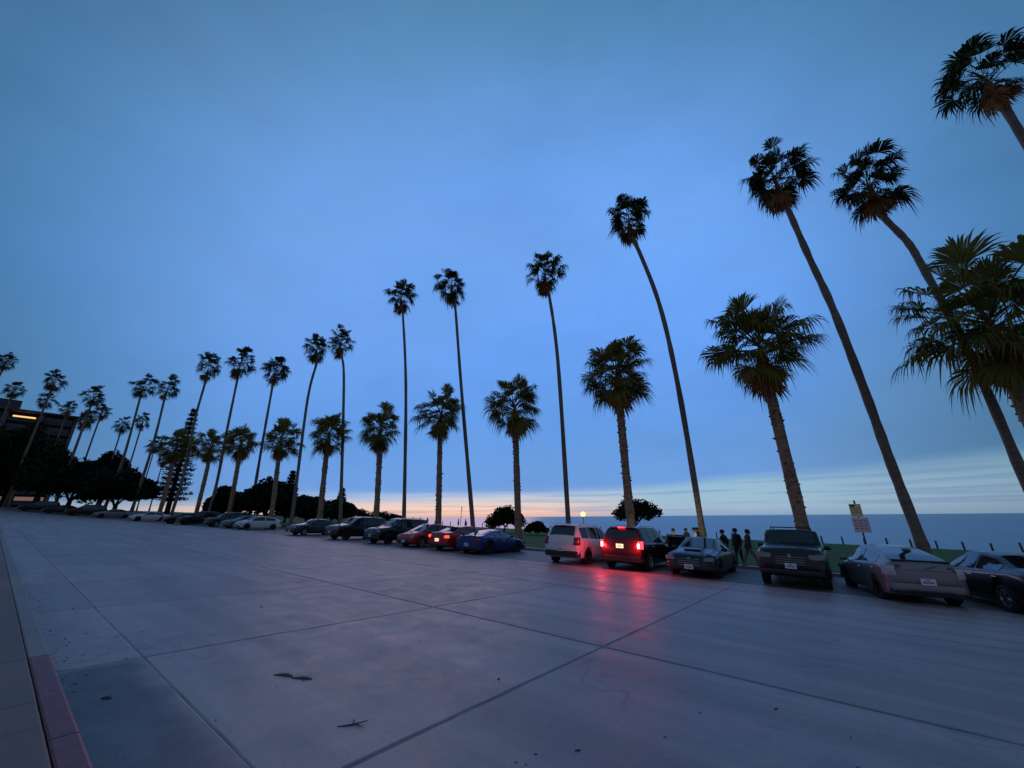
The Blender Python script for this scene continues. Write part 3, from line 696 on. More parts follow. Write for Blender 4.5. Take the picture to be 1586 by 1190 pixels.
SPEC = {
 'sedan': dict(L=4.75, w=1.83, zb=.21, top=[(-2.375, .74), (-2.33, .97), (-2.25, 1.02), (-1.72, 1.07), (-.95, 1.37), (-.3, 1.44), (.25, 1.43), (1.1, 1.03), (1.3, .985), (2.0, .88), (2.28, .76), (2.375, .56)],
               belt=[(-2.375, .66), (-2.25, .88), (-1.7, .97), (.9, .92), (1.3, .90), (2.0, .80), (2.375, .5)], wr=[(-2.375, .80), (-1.8, .82), (-.95, .64), (.3, .63), (1.15, .82), (2.375, .78)],
               wind=(.32, 1.08), rear=(-1.66, -.98), side=[(-1.35, -.42), (-.34, .82)], wy=(-1.36, 1.42), wr_=.33),
 'suv': dict(L=4.85, w=1.95, zb=.26, top=[(-2.425, .86), (-2.41, 1.12), (-2.30, 1.30), (-2.10, 1.66), (-1.95, 1.73), (-1.2, 1.77), (.1, 1.76), (.42, 1.70), (1.1, 1.22), (1.3, 1.15), (2.1, 1.05), (2.35, .92), (2.425, .62)],
             belt=[(-2.425, .80), (-2.35, 1.06), (-1.9, 1.12), (.9, 1.05), (1.3, 1.04), (2.1, .95), (2.425, .56)], wr=[(-2.425, .86), (-2.3, .84), (-2.0, .72), (.3, .70), (1.15, .84), (2.425, .82)],
             wind=(.46, 1.1), rear=(-2.32, -2.06), side=[(-1.98, -1.25), (-1.17, -.32), (-.24, .86)], wy=(-1.45, 1.46), wr_=.37),
 'hatch': dict(L=4.40, w=1.76, zb=.19, top=[(-2.2, .82), (-2.18, 1.02), (-2.10, 1.10), (-1.55, 1.27), (-.7, 1.44), (0, 1.49), (.35, 1.45), (1.35, .98), (1.5, .94), (2.0, .80), (2.15, .68), (2.2, .52)],
               belt=[(-2.2, .74), (-2.1, .96), (-1.6, 1.0), (.9, .90), (1.5, .86), (2.0, .72), (2.2, .48)], wr=[(-2.2, .80), (-2.0, .76), (-1.4, .68), (-.5, .64), (.3, .64), (1.3, .82), (2.2, .76)],
               wind=(.42, 1.32), rear=(-2.06, -1.02), side=[(-1.45, -.42), (-.34, .92)], wy=(-1.30, 1.38), wr_=.315),
 'pickup': dict(L=5.5, w=1.98, zb=.34, top=[(-2.75, .95), (-2.73, 1.20), (-1.05, 1.21), (-.98, 1.40), (-.86, 1.82), (-.6, 1.87), (.42, 1.87), (.52, 1.83), (.86, 1.38), (1.0, 1.33), (2.45, 1.26), (2.66, 1.12), (2.75, .72)],
                belt=[(-2.75, .9), (-2.7, 1.15), (.9, 1.18), (1.15, 1.20), (2.45, 1.14), (2.75, .66)], wr=[(-2.75, .93), (-1.1, .93), (-.85, .82), (.4, .81), (.9, .90), (2.75, .88)],
                wind=(.55, .84), rear=(-.97, -.88), side=[(-.78, -.05), (.03, .72)], wy=(-1.75, 1.75), wr_=.41),
 'coupe': dict(L=4.5, w=1.88, zb=.16, top=[(-2.25, .70), (-2.22, .90), (-2.1, .96), (-1.55, 1.0), (-.6, 1.25), (-.1, 1.30), (.2, 1.28), (.95, .95), (1.15, .91), (1.9, .80), (2.18, .64), (2.25, .45)],
               belt=[(-2.25, .62), (-2.1, .85), (-1.5, .93), (.8, .85), (1.15, .84), (1.9, .72), (2.25, .4)], wr=[(-2.25, .82), (-1.6, .82), (-.6, .60), (.2, .60), (1.0, .82), (2.25, .78)],
               wind=(.26, .92), rear=(-1.48, -.62), side=[(-1.0, -.30), (-.22, .66)], wy=(-1.32, 1.35), wr_=.34),
}
class Shape:
    def __init__(s, sp):
        s.sp = sp; s.L = sp['L']; s.hw = sp['w']/2
    def taper(s, y): return interp(TAPER, s.L/2-abs(y))
    def top(s, y): return smooth_interp(s.sp['top'], y, .05)
    def belt(s, y): return min(smooth_interp(s.sp['belt'], y, .06), s.top(y)-.05)
    def wr(s, y): return smooth_interp(s.sp['wr'], y, .08)*s.hw*s.taper(y)
    def bot(s, y): return s.sp['zb'] + .09*max(0, 1-(s.L/2-abs(y))/.5)
    def section(s, y):
        hw = s.hw*s.taper(y); zb = s.bot(y); zt = s.top(y); bl = s.belt(y); w = s.wr(y); mid = zb+(bl-zb)*.55
        return [(0, zb-.01), (hw*.82, zb-.005), (hw*.955, zb+.04), (hw*.985, zb+.16), (hw*.995, mid-.05), (hw, mid+.06), (hw*.99, bl-.10), (hw*.965, bl-.012), (hw*.945, bl),
                (w+(hw*.945-w)*.5, bl+(zt-.045-bl)*.5), (w, zt-.045), (w*.955, zt-.012), (w*.8, zt+.002), (w*.45, zt+.018), (0, zt+.024)]
    def side_pt(s, y, f, off):       # greenhouse side
        hw = s.hw*s.taper(y)*.945; bl = s.belt(y); w = s.wr(y); zt = s.top(y)-.045
        return (hw+(w-hw)*f+off, y, bl+(zt-bl)*f+off*.3)
    def top_pt(s, y, a, off):        # roof, hood, screens
        w = s.wr(y)*.96; aa = abs(a); z = s.top(y) + (.024-.026*(aa/.8)**2 if aa < .8 else -.002-.012*(aa-.8)/.2)
        dz = (s.top(y+.03)-s.top(y-.03))/.06; nn = math.hypot(1, dz)
        return (a*w, y-off*dz/nn, z+off/nn)
    def end_y(s, a, z, rear):
        """y of the nose or tail surface at relative half-width a and height z"""
        sg = -1 if rear else 1
        d = 0.0
        for (d0, t0), (d1, t1) in zip(TAPER[:-1], TAPER[1:]):
            if a > t0: d = d0+(min(a, t1)-t0)/(t1-t0)*(d1-d0)
        y = sg*(s.L/2-d); k = 0
        while s.top(y)-.02 < z and k < 200: y -= sg*.006; k += 1
        return y
def wheel_meshes(r):
    b = MB(); w = .11
    b.lathe([(r*.64, -w*.9), (r*.72, -w), (r*.93, -w), (r, -w*.7), (r, w*.7), (r*.93, w), (r*.72, w), (r*.64, w*.9), (r*.64, -w*.9)], 24, axis='X'); t = b.mesh('tyre', M['tyre'], True)
    b = MB(); b.lathe([(r*.65, -w*.5), (r*.66, w*.88), (r*.61, w*.92), (r*.57, w*.5), (r*.2, w*.25), (.02, w*.25)], 24, axis='X')
    for k in range(5):
        a = k*2*PI/5; ca, sa = math.cos(a), math.sin(a)
        for sgn in (-1, 1):
            a2 = a+sgn*.16; b.tube([(w*.62, math.cos(a)*r*.10, math.sin(a)*r*.10), (w*.8, math.cos(a2)*r*.6, math.sin(a2)*r*.6)], [r*.06, r*.045], 5)
    b.lathe([(r*.16, w*.4), (r*.15, w*.75), (.01, w*.78)], 12, axis='X'); q = b.mesh('rim', M['rim'])
    return t, q
def plate_mesh(lit=False):
    b = MB(); b.box((0, 0, 0), (.32, .014, .165), bev=.006)
    for k in range(7):
        if k != 3 or True: b.box((-.105+.035*k, -.0085, -.01), (.02, .004, .06), mi=1)
    b.box((0, -.0085, .055), (.11, .004, .016), mi=1)
    return b.mesh('licence_plate', [M['plate_lit'] if lit else M['plate'], M['plate_ink']])
PLATE = plate_mesh(); PLATE_LIT = plate_mesh(True)
PROTO = {}
def proto(kind):
    if kind in PROTO: return PROTO[kind]
    sp = SPEC[kind]; S = Shape(sp); L = S.L
    ys = [-L/2, -L/2+.012, -L/2+.03, -L/2+.06, -L/2+.10, -L/2+.15, -L/2+.2, -L/2+.27]; y = -L/2+.36
    while y < L/2-.34: ys.append(y); y += .1
    ys += [L/2-.27, L/2-.2, L/2-.15, L/2-.10, L/2-.06, L/2-.03, L/2-.012, L/2]
    b = MB(); V = []; F = []; ns = None
    for y in ys:
        h = S.section(y); ring = [(x, y, z) for x, z in h] + [(-x, y, z) for x, z in h[-2:0:-1]]; ns = len(ring); V += ring
    for i in range(len(ys)-1):
        for k in range(ns): F.append((i*ns+k, i*ns+ns+k, i*ns+ns+(k+1) % ns, i*ns+(k+1) % ns))
    F.append(tuple(range(ns))); F.append(tuple(range(len(V)-1, len(V)-ns-1, -1)))
    b.add(V, F); me = b.mesh('body', PAINT['silver'], True)
    ob = link('tmp', me)
    cut = MB(); r = sp['wr_']+.055
    for wy in sp['wy']:
        for sg in (-1, 1):
            x0, x1 = sg*(S.hw-.30), sg*(S.hw+.2); nn = 24
            A = [(x0, wy+r*math.cos(2*PI*k/nn), sp['wr_']+r*math.sin(2*PI*k/nn)) for k in range(nn)]; B = [(x1, p[1], p[2]) for p in A]
            fs = [(k, (k+1) % nn, nn+(k+1) % nn, nn+k) for k in range(nn)] + [tuple(range(nn-1, -1, -1)), tuple(range(nn, 2*nn))]
            if sg < 0: fs = [f[::-1] for f in fs]
            cut.add(A+B, fs)
    co = link('cut', cut.mesh('cut', M['trim']))
    md = ob.modifiers.new('b', 'BOOLEAN'); md.operation = 'DIFFERENCE'; md.object = co; md.solver = 'EXACT'
    bpy.context.view_layer.update()
    ev = ob.evaluated_get(bpy.context.evaluated_depsgraph_get()); body = bpy.data.meshes.new_from_object(ev)
    bpy.data.objects.remove(ob); bpy.data.objects.remove(co)
    body.name = 'body'
    parts = dict(body=body)
    def strip(rows): q = MB(); q.grid(rows); return q
    # glass
    y0, y1 = sp['wind']
    q = MB(); q.grid([[S.top_pt(y0+(y1-y0)*i/8, -.9+1.8*j/10, .007) for j in range(11)] for i in range(9)]); parts['windshield'] = q.mesh('windshield', M['glass'], True)
    y0, y1 = sp['rear']
    q = MB(); q.grid([[S.top_pt(y0+(y1-y0)*i/8, -.88+1.76*j/10, .007) for j in range(11)] for i in range(9)]); parts['rear_window'] = q.mesh('rear_window', M['glass'], True)
    parts['side'] = []
    for y0, y1 in sp['side']:
        for sg in (-1, 1):
            q = MB(); q.grid([[(lambda p: (p[0]*sg, p[1], p[2]))(S.side_pt(y0+(y1-y0)*i/8, .10+.80*j/4, .007)) for j in range(5)] for i in range(9)], flip=sg < 0); parts['side'].append(q.mesh('side_window', M['glass'], True))
    def endpatch(rear, a0, a1, z0, z1, off, na=8, nz=5, tuck=.03):
        sg = -1 if rear else 1; q = MB(); rws = []
        for j in range(nz+1):
            z = z0+(z1-z0)*j/nz
            row = []
            for i in range(na+1):
                a = a0+(a1-a0)*i/na; e = off if 0 < i < na and 0 < j < nz else off*.4
                y = S.end_y(abs(a), z, rear)+sg*e; row.append((a*S.hw*(1+e*.5/S.hw), y, z))
            rws.append(row)
        q.grid(rws, flip=not rear); return q
    parts['ep'] = endpatch; parts['S'] = S
    q = MB(); g = .007
    def bodyside(y, z):
        sec = S.section(y)[2:9]
        for (x0, z0), (x1, z1) in zip(sec[:-1], sec[1:]):
            if z0 <= z <= z1: return x0+(x1-x0)*(z-z0)/max(1e-6, z1-z0)
        return sec[-1][0]
    cuts = sorted({sp['side'][0][0]+.10, sp['side'][-1][1]-.02} | {(a[1]+c[0])/2 for a, c in zip(sp['side'][:-1], sp['side'][1:])})
    for sg in (-1, 1):
        for yc in cuts:
            zs = [sp['zb']+.14+(S.belt(yc)-.02-sp['zb']-.14)*k/7 for k in range(8)]
            q.grid([[(sg*(bodyside(yc, z)+.003), yc+dy, z) for z in zs] for dy in (-g, g)], flip=sg < 0)
        zz = sp['zb']+.15; yy = [cuts[0]+(cuts[-1]-cuts[0])*k/10 for k in range(11)]
        q.grid([[(sg*(bodyside(y, zz+dz)+.003), y, zz+dz) for y in yy] for dz in (-g, g)], flip=sg < 0)
        yh = [sp['wind'][1]+.08+(S.L/2-.22-sp['wind'][1]-.08)*k/8 for k in range(9)]
        q.grid([[S.top_pt(y, sg*.90+da, .003) for y in yh] for da in (-.006, .006)])
    parts['gap'] = q.mesh('panel_gap', M['trim'])
    parts['tyre'], parts['rim'] = wheel_meshes(sp['wr_'])
    q = MB(); q.box((0, 0, 0), (.20, .10, .14), bev=.035); q.box((-.12, .02, -.05), (.10, .04, .035)); parts['mirror'] = q.mesh('wing_mirror', PAINT['silver'], True)
    q = MB(); q.box((0, 0, 0), (.03, .19, .028), bev=.01); parts['handle'] = q.mesh('door_handle', M['chrome'])
    PROTO[kind] = parts; return parts
ECACHE = {}
def car(kind, u, v, rz, label, pnt, lights='off', rim='rim', feature=None, group='cars parked along the far kerb'):
    """u, v: middle of the end that faces the street"""
    pr = proto(kind); S = pr['S']; sp = S.sp; L = S.L; ep = pr['ep']
    facing = abs(rz) > 1.6            # nose to the street
    off = Vector((0, L/2, 0)); off.rotate(Quaternion((0, 0, 1), rz-(PI if facing else 0)))
    p = Vector((u, v+bend(u), 0))+off
    z = zat(p.x, p.y)
    t = empty({'sedan': 'sedan_car', 'suv': 'suv_car', 'hatch': 'hatchback_car', 'pickup': 'pickup_truck', 'coupe': 'sports_car'}[kind], (p.x, p.y, z), rz)
    # sit on the sloping street
    nrm = Vector((.025, .042, 1)).normalized(); q0 = Vector((0, 0, 1)).rotation_difference(nrm)
    t.rotation_euler = (q0 @ Quaternion((0, 0, 1), rz)).to_euler()
    tag(t, label, 'pickup' if kind == 'pickup' else 'car', group)
    pm = PAINT[pnt]
    body = link('body', pr['body'], t); setmat(body, pm)
    link('windshield', pr['windshield'], t); link('rear_window', pr['rear_window'], t)
    for me in pr['side']: link('side_window', me, t)
    link('panel_gap', pr['gap'], body)
    for wy in sp['wy']:
        for sg in (-1, 1):
            w = link('wheel', pr['tyre'], t, (sg*(S.hw-.115), wy, sp['wr_']), (0, 0, 0 if sg > 0 else PI))
            rm = link('rim', pr['rim'], w)
            if rim != 'rim': setmat(rm, M[rim])
    for sg in (-1, 1):
        mi = link('wing_mirror', pr['mirror'], t, (sg*(S.hw+.07), sp['wind'][1]-.35, S.belt(sp['wind'][1]-.35)+.10), (0, 0, 0 if sg > 0 else PI)); setmat(mi, pm)
        for y0, y1 in sp['side'][-2:]:
            yy = y0+.16
            link('door_handle', pr['handle'], t, (sg*(S.hw*.985), yy, S.belt(yy)-.13))
    def part(name, key, mk, mt):
        kk = (kind, key)
        if kk not in ECACHE: ECACHE[kk] = mk().mesh(name, mt, True)
        o = link(name, ECACHE[kk], t); setmat(o, mt); return o
    zb = sp['zb']; zr = S.top(-L/2+.02)
    tl = {'off': 'tail_off', 'pale': 'tail_clear', 'brake': 'tail_on', 'low': 'tail_low'}.get(lights, 'tail_off')
    tz = {'sedan': (.72, .92), 'suv': (.86, 1.20), 'hatch': (.72, .98), 'pickup': (.85, 1.15), 'coupe': (.68, .84)}[kind]
    ta = {'sedan': (.55, .97), 'suv': (.70, .975), 'hatch': (.72, .985), 'pickup': (.82, .97), 'coupe': (.55, .96)}[kind]
    if lights in ('brake', 'low'): ta = (ta[0]+.10, ta[1]); tz = (tz[0]+.03, tz[1]-.02)
    for sg in (-1, 1):
        o = part('tail_light', ('tl', sg, lights in ('brake', 'low')), lambda: ep(True, sg*ta[0] if sg > 0 else -ta[1], ta[1] if sg > 0 else -ta[0], tz[0], tz[1], .02), M[tl])
        if lights == 'brake':
            q = MB(); am = .84; zm = (tz[0]+tz[1])/2-.03; q.box((sg*am*S.hw, S.end_y(am, zm, True)-.03, zm), (.075, .03, .17), bev=.012)
            bb = q.build('bulb', M['tail_hot'], o)
            pl = bpy.data.lights.new('tail_glow', 'POINT'); pl.energy = 55; pl.color = (1, .03, .05); pl.shadow_soft_size = .07
            link('tail_glow', pl, o, (sg*am*S.hw, S.end_y(am, zm, True)-.16, zm))
    part('rear_bumper', 'rb', lambda: ep(True, -.975, .975, zb+.11, zb+.34, .022, 16, 4), M['trim'] if kind in ('suv', 'pickup') else pm)
    part('rear_valance', 'rv', lambda: ep(True, -.94, .94, zb+.09, zb+.20, .028, 16, 3), M['trim'])
    pz = {'sedan': .62, 'suv': .66, 'hatch': .60, 'pickup': .80, 'coupe': .50}[kind]
    if lights == 'brake': pz = .97
    link('licence_plate', PLATE_LIT if lights in ('brake', 'low') else PLATE, t, (0, S.end_y(0, pz, True)-.035, pz))
    # front
    hz_ = {'sedan': (.62, .76), 'suv': (.78, .95), 'hatch': (.60, .76), 'pickup': (.92, 1.10), 'coupe': (.52, .66)}[kind]
    for sg in (-1, 1):
        part('headlight', ('hl', sg), lambda: ep(False, .52 if sg > 0 else -.965, .965 if sg > 0 else -.52, hz_[0], hz_[1], .018), M['head_on'] if lights == 'brake' else M['head_off'])
    gr = part('grille', 'gr', lambda: ep(False, -.46, .46, hz_[0]-.20, hz_[1]-.02, .016, 12, 5), M['trim'])
    part('front_bumper', 'fb', lambda: ep(False, -.96, .96, zb+.10, zb+.24, .024, 16, 3), M['trim'])
    kk = (kind, 'bars')
    if kk not in ECACHE:
        q = MB()
        for j in range(4):
            zz = hz_[0]-.16+j*.07; yy = S.end_y(.3, zz, False)
            q.box((0, yy+.02, zz), (S.hw*.84, .015, .016))
        q.lathe([(.06, -.012), (.06, .012), (.05, .018), (.0, .018)], 14); ECACHE[kk] = None
        q2 = MB()
        for j in range(4):
            zz = hz_[0]-.16+j*.07; yy = S.end_y(.3, zz, False); q2.box((0, yy+.02, zz), (S.hw*.84, .015, .016))
        ECACHE[kk] = q2.mesh('grille_bar', M['chrome'])
        q3 = MB(); zz = hz_[1]-.09; yy = S.end_y(0, zz, False)
        q3.tube([(0, yy, zz), (0, yy+.035, zz)], .06, 14); ECACHE[(kind, 'emb')] = q3.mesh('emblem', M['chrome'])
    link('grille_bar', ECACHE[kk], gr); link('emblem', ECACHE[(kind, 'emb')], t)
    fz = hz_[0]-.22
    link('licence_plate', PLATE, t, (0, S.end_y(0, fz, False)+.045, fz), (0, 0, PI))
    if kind == 'suv':
        for sg in (-1, 1):
            q = MB(); q.tube([(sg*S.wr(-1.6)*.93, -1.75, 1.74), (sg*S.wr(-1.6)*.95, -1.55, 1.815), (sg*S.wr(-.4)*.95, -.1, 1.815), (sg*S.wr(.1)*.93, .12, 1.74)], .018, 6); q.build('roof_rail', M['chrome'], t)
        q = MB(); q.box((0, -2.06, 1.715), (1.15, .20, .035), bev=.012); sp_ = q.build('rear_spoiler', pm, t)
        q = MB(); q.box((0, -2.166, 1.713), (.34, .02, .035), bev=.008); q.build('brake_light', M['tail_on'] if lights == 'brake' else M['tail_off'], sp_)
    if kind == 'hatch':
        q = MB(); q.box((0, -2.06, 1.125), (1.26, .15, .035), bev=.012); q.build('rear_spoiler', M['trim'], t)
        part('lower_rear_window', 'lrw', lambda: ep(True, -.70, .70, .90, 1.055, .012, 12, 4), M['glass'])
        part('bumper_insert', 'bi', lambda: ep(True, -.60, .60, .30, .40, .034, 12, 3), M['trim'])
        q = MB(); q.tube([(.0, -2.235, .93), (.28, -2.228, 1.02)], .008, 5); q.build('rear_wiper', M['trim'], t)
        for zz in (.56, .88):
            q = MB(); q.grid([[(a*S.hw, S.end_y(abs(a), zz+dz, True)-.004, zz+dz) for a in [-.78+.156*k for k in range(11)]] for dz in (-.006, .006)]); q.build('hatch_seam', M['trim'], t)
    if feature == 'wing':
        q = MB(); q.box((0, -2.12, 1.13), (1.35, .20, .022), bev=.008)
        for sg in (-1, 1): q.box((sg*.45, -2.08, 1.04), (.03, .1, .18))
        q.build('rear_wing', PAINT[pnt], t)
    if feature == 'scoop':
        q = MB(); q.box((0, 1.55, .975), (.62, .36, .055), bev=.02); sc_ = q.build('hood_scoop', pm, t)
        q = MB(); q.box((0, 1.735, .978), (.52, .012, .036)); q.build('scoop_mouth', M['trim'], sc_)
    if feature == 'rack':
        q = MB()
        for sg in (-1, 1): q.tube([(sg*.62, -.72, 1.88), (sg*.64, -.66, 1.965), (sg*.64, .28, 1.965), (sg*.62, .34, 1.88)], .02, 6)
        for yy in (-.6, -.2, .22): q.tube([(-.64, yy, 1.966), (.64, yy, 1.966)], .016, 6)
        q.build('roof_rack', M['metal_dark'], t)
        for sg in (-1, 1):
            q = MB(); q.box((sg*.97, 2.55, 1.0), (.05, .16, .07), bev=.01); q.build('marker_light', M['amber'], t)
    if feature == 'door':          # front passenger door standing open
        q = MB(); q.box((.50, 0, .62), (1.0, .07, .66), bev=.03); q.box((.94, 0, 1.2), (.06, .05, .5)); q.box((.48, 0, 1.47), (.92, .05, .06)); d = q.build('open_door', pm, t)
        q = MB(); q.box((.48, 0, 1.19), (.86, .02, .48)); q.build('door_window', M['glass'], d)
        d.location = (S.hw-.02, .92, 0); d.rotation_euler = (0, 0, R(-22)); d['label'] = 'front passenger door standing open'
    return t
N_ = 0; F_ = PI
CARS = [
 ('sedan', 4.35, 16.2, R(16), 'dark sedan cut by the right edge, parked beside the silver hatchback', 'black', 'off', 'rim', None),
 ('hatch', 1.75, 16.25, R(14), 'silver hatchback seen from behind, parked askew on the right', 'silver', 'pale', 'rim_dark', None),
 ('pickup', -1.38, 17.0, F_, 'dark brown pickup with roof rack facing the street', 'brown', 'off', 'rim_dark', 'rack'),
 ('sedan', -4.65, 17.0, F_, 'dark navy sedan with hood scoop facing the street', 'navy', 'off', 'rim_dark', 'scoop'),
 ('suv', -7.4, 17.0, N_, 'dark maroon SUV with brake lights lit and a door open', 'maroon', 'brake', 'rim', 'door'),
 ('suv', -10.35, 17.0, N_, 'white SUV with its tail towards the street', 'white', 'off', 'rim_dark', None),
 ('coupe', -16.5, 17.0, N_, 'deep blue sports car with small rear wing', 'blue', 'off', 'rim_dark', 'wing'),
 ('sedan', -19.1, 17.1, N_, 'red car with glowing tail lights beside the blue sports car', 'red', 'low', 'rim', None),
 ('hatch', -22.3, 17.1, F_, 'plain red car without lights, nose to the street', 'red', 'off', 'rim', None),
 ('suv', -26.0, 17.0, F_, 'black SUV facing the street, next to the red car', 'black', 'off', 'rim_dark', None),
 ('suv', -31.6, 17.0, F_, 'black SUV with pale roof rails facing the street, second from the red car', 'black', 'off', 'rim_dark', None),
 ('sedan', -38.6, 17.0, F_, 'silver grey sedan facing the street, left of the black SUVs', 'grey', 'off', 'rim', None),
 ('hatch', -51.6, 17.0, F_, 'white hatchback showing its whole side, left of the silver grey sedan', 'white', 'off', 'rim_dark', None),
 ('sedan', -55.6, 17.0, F_, 'silver car half hidden behind the white hatchback', 'silver', 'off', 'rim', None),
 ('suv', -60.5, 17.0, F_, 'dark grey SUV, second car left of the white hatchback', 'grey', 'off', 'rim', None),
 ('suv', -68.5, 17.0, F_, 'black SUV right of the far white sedan under the trees', 'black', 'off', 'rim_dark', None),
 ('sedan', -72.6, 17.0, F_, 'black sedan touching the far white sedan under the trees', 'black', 'off', 'rim_dark', None),
 ('sedan', -82.0, 17.0, F_, 'far white sedan below the wide fig trees', 'white', 'off', 'rim_dark', None),
 ('sedan', -91.5, 17.0, F_, 'farthest silver sedan below the wide fig trees', 'silver', 'off', 'rim_dark', None),
 ('suv', -98.5, 17.0, F_, 'far black SUV left of the farthest silver sedan', 'black', 'off', 'rim_dark', None),
 ('sedan', -104.0, 17.0, F_, 'far black sedan, second left of the farthest silver sedan', 'black', 'off', 'rim_dark', None),
 ('suv', -109.5, 17.0, F_, 'leftmost far black SUV under the black trees', 'black', 'off', 'rim_dark', None),
]
CO = [car(*c) for c in CARS]
suv = CO[4]
def spot(name, parent, loc, aim, energy, size, col):
    ld = bpy.data.lights.new(name, 'SPOT'); ld.energy = energy; ld.spot_size = size; ld.spot_blend = .6; ld.color = col; ld.shadow_soft_size = .06
    o = link(name, ld, parent, loc); o.rotation_euler = Vector(aim).to_track_quat('-Z', 'Y').to_euler(); return o
for sg in (-1, 1):
    spot('headlight_beam', suv, (sg*.72, 2.50, .86), (0, 1, -.16), 140, R(95), (1, .84, .5))

# ------------------------------------------------------------------ street sign, lamp, posts, pole
M['post'] = material('weathered_post', (.07, .06, .05), .85, var=.3, scale=6)
M['steel'] = material('galvanised_post', (.12, .13, .13), .5, .5)
M['sign_y'] = material('sign_cream_yellow', (.80, .66, .28), .5, var=.1, scale=12)
M['sign_w'] = material('sign_pale_pink', (.78, .60, .58), .5, var=.1, scale=12)
M['ink'] = material('sign_ink', (.04, .06, .03), .6)
M['ink_r'] = material('sign_ink_red', (.35, .12, .12), .6)
sx, sy = 1.0, 23.3; sz = zat(sx, sy)
t = tag(empty('parking_sign', (sx, sy, sz), R(-8)), 'cream and pink parking signs on one post behind the pickup', 'sign')
b = MB(); b.box((0, .03, 1.55), (.06, .06, 3.1), bev=.008); b.build('post', M['steel'], t)
b = MB(); b.box((-.02, -.012, 2.67), (.40, .012, .54), bev=.005); up_ = b.build('sign_panel', M['sign_y'], t); up_['label'] = 'upper cream yellow sign with dark lettering'
b = MB()
b.box((-.10, -.021, 2.87), (.16, .004, .10))
for k in range(3):
    for j, w_ in enumerate((.09, .13, .07)): b.box((-.15+.12*j, -.021, 2.75-.09*k), (w_*.8, .004, .028))
b.build('lettering', M['ink'], up_)
b = MB(); b.box((.03, -.012, 2.07), (.56, .012, .60), bev=.005); lo_ = b.build('sign_panel', M['sign_w'], t); lo_['label'] = 'lower pale pink sign'
b = MB()
for k in range(4):
    for j, w_ in enumerate((.12, .16, .10)): b.box((-.14+.16*j, -.021, 2.26-.11*k), (w_*.8, .004, .03))
b.build('lettering', M['ink_r'], lo_)
lx, ly = -32.9, 62.0; lz = zat(lx, ly)
t = tag(empty('street_lamp', (lx, ly, lz)), 'lit globe lamp on a post by the cliff edge', 'lamp')
b = MB(); b.lathe([(.12, 0), (.11, .25), (.055, .35), (.045, 2.7), (.09, 2.78), (.09, 2.84), (0, 2.84)], 10); b.build('lamp_post', M['metal_dark'], t, True)
b = MB(); b.lathe([(.0, 2.80), (.22, 2.84), (.36, 3.02), (.40, 3.18), (.36, 3.36), (.2, 3.52), (0, 3.57)], 14); b.build('lamp_globe', emitter('lamp_glow', (1, .52, .16), 3.0), t, True)
ld = bpy.data.lights.new('lamp_light', 'POINT'); ld.energy = 60; ld.color = (1, .7, .35); ld.shadow_soft_size = .3; link('lamp_light', ld, t, (0, -.45, 3.16))
b = MB(); b.tube([(0, 0, -.1), (.11, 0, 1.6), (.24, 0, 3.1)], .035, 7); b.box((.255, 0, 3.0), (.10, .03, .5), bev=.01)
o = b.build('leaning_pole', M['post'], None, True, (-36.1, 36, zat(-36.1, 36))); tag(o, 'thin leaning pole on the lawn between red and blue cars', 'pole')
b = MB(); b.box((0, 0, .5), (.17, .17, 1.1), bev=.03); pm_ = b.mesh('bollard_post', M['post'])
rg = random.Random(3); u = -92
while u < 46:
    o = link('bollard_post', pm_, None, P3(u, 77.2), (rg.uniform(-.05, .05), rg.uniform(-.05, .05), rg.uniform(0, 1)), (1, 1, rg.uniform(.9, 1.1)))
    tag(o, 'short dark wooden post in the row along the lawn edge above the sea', 'post', 'posts along the cliff edge'); u += 2.38

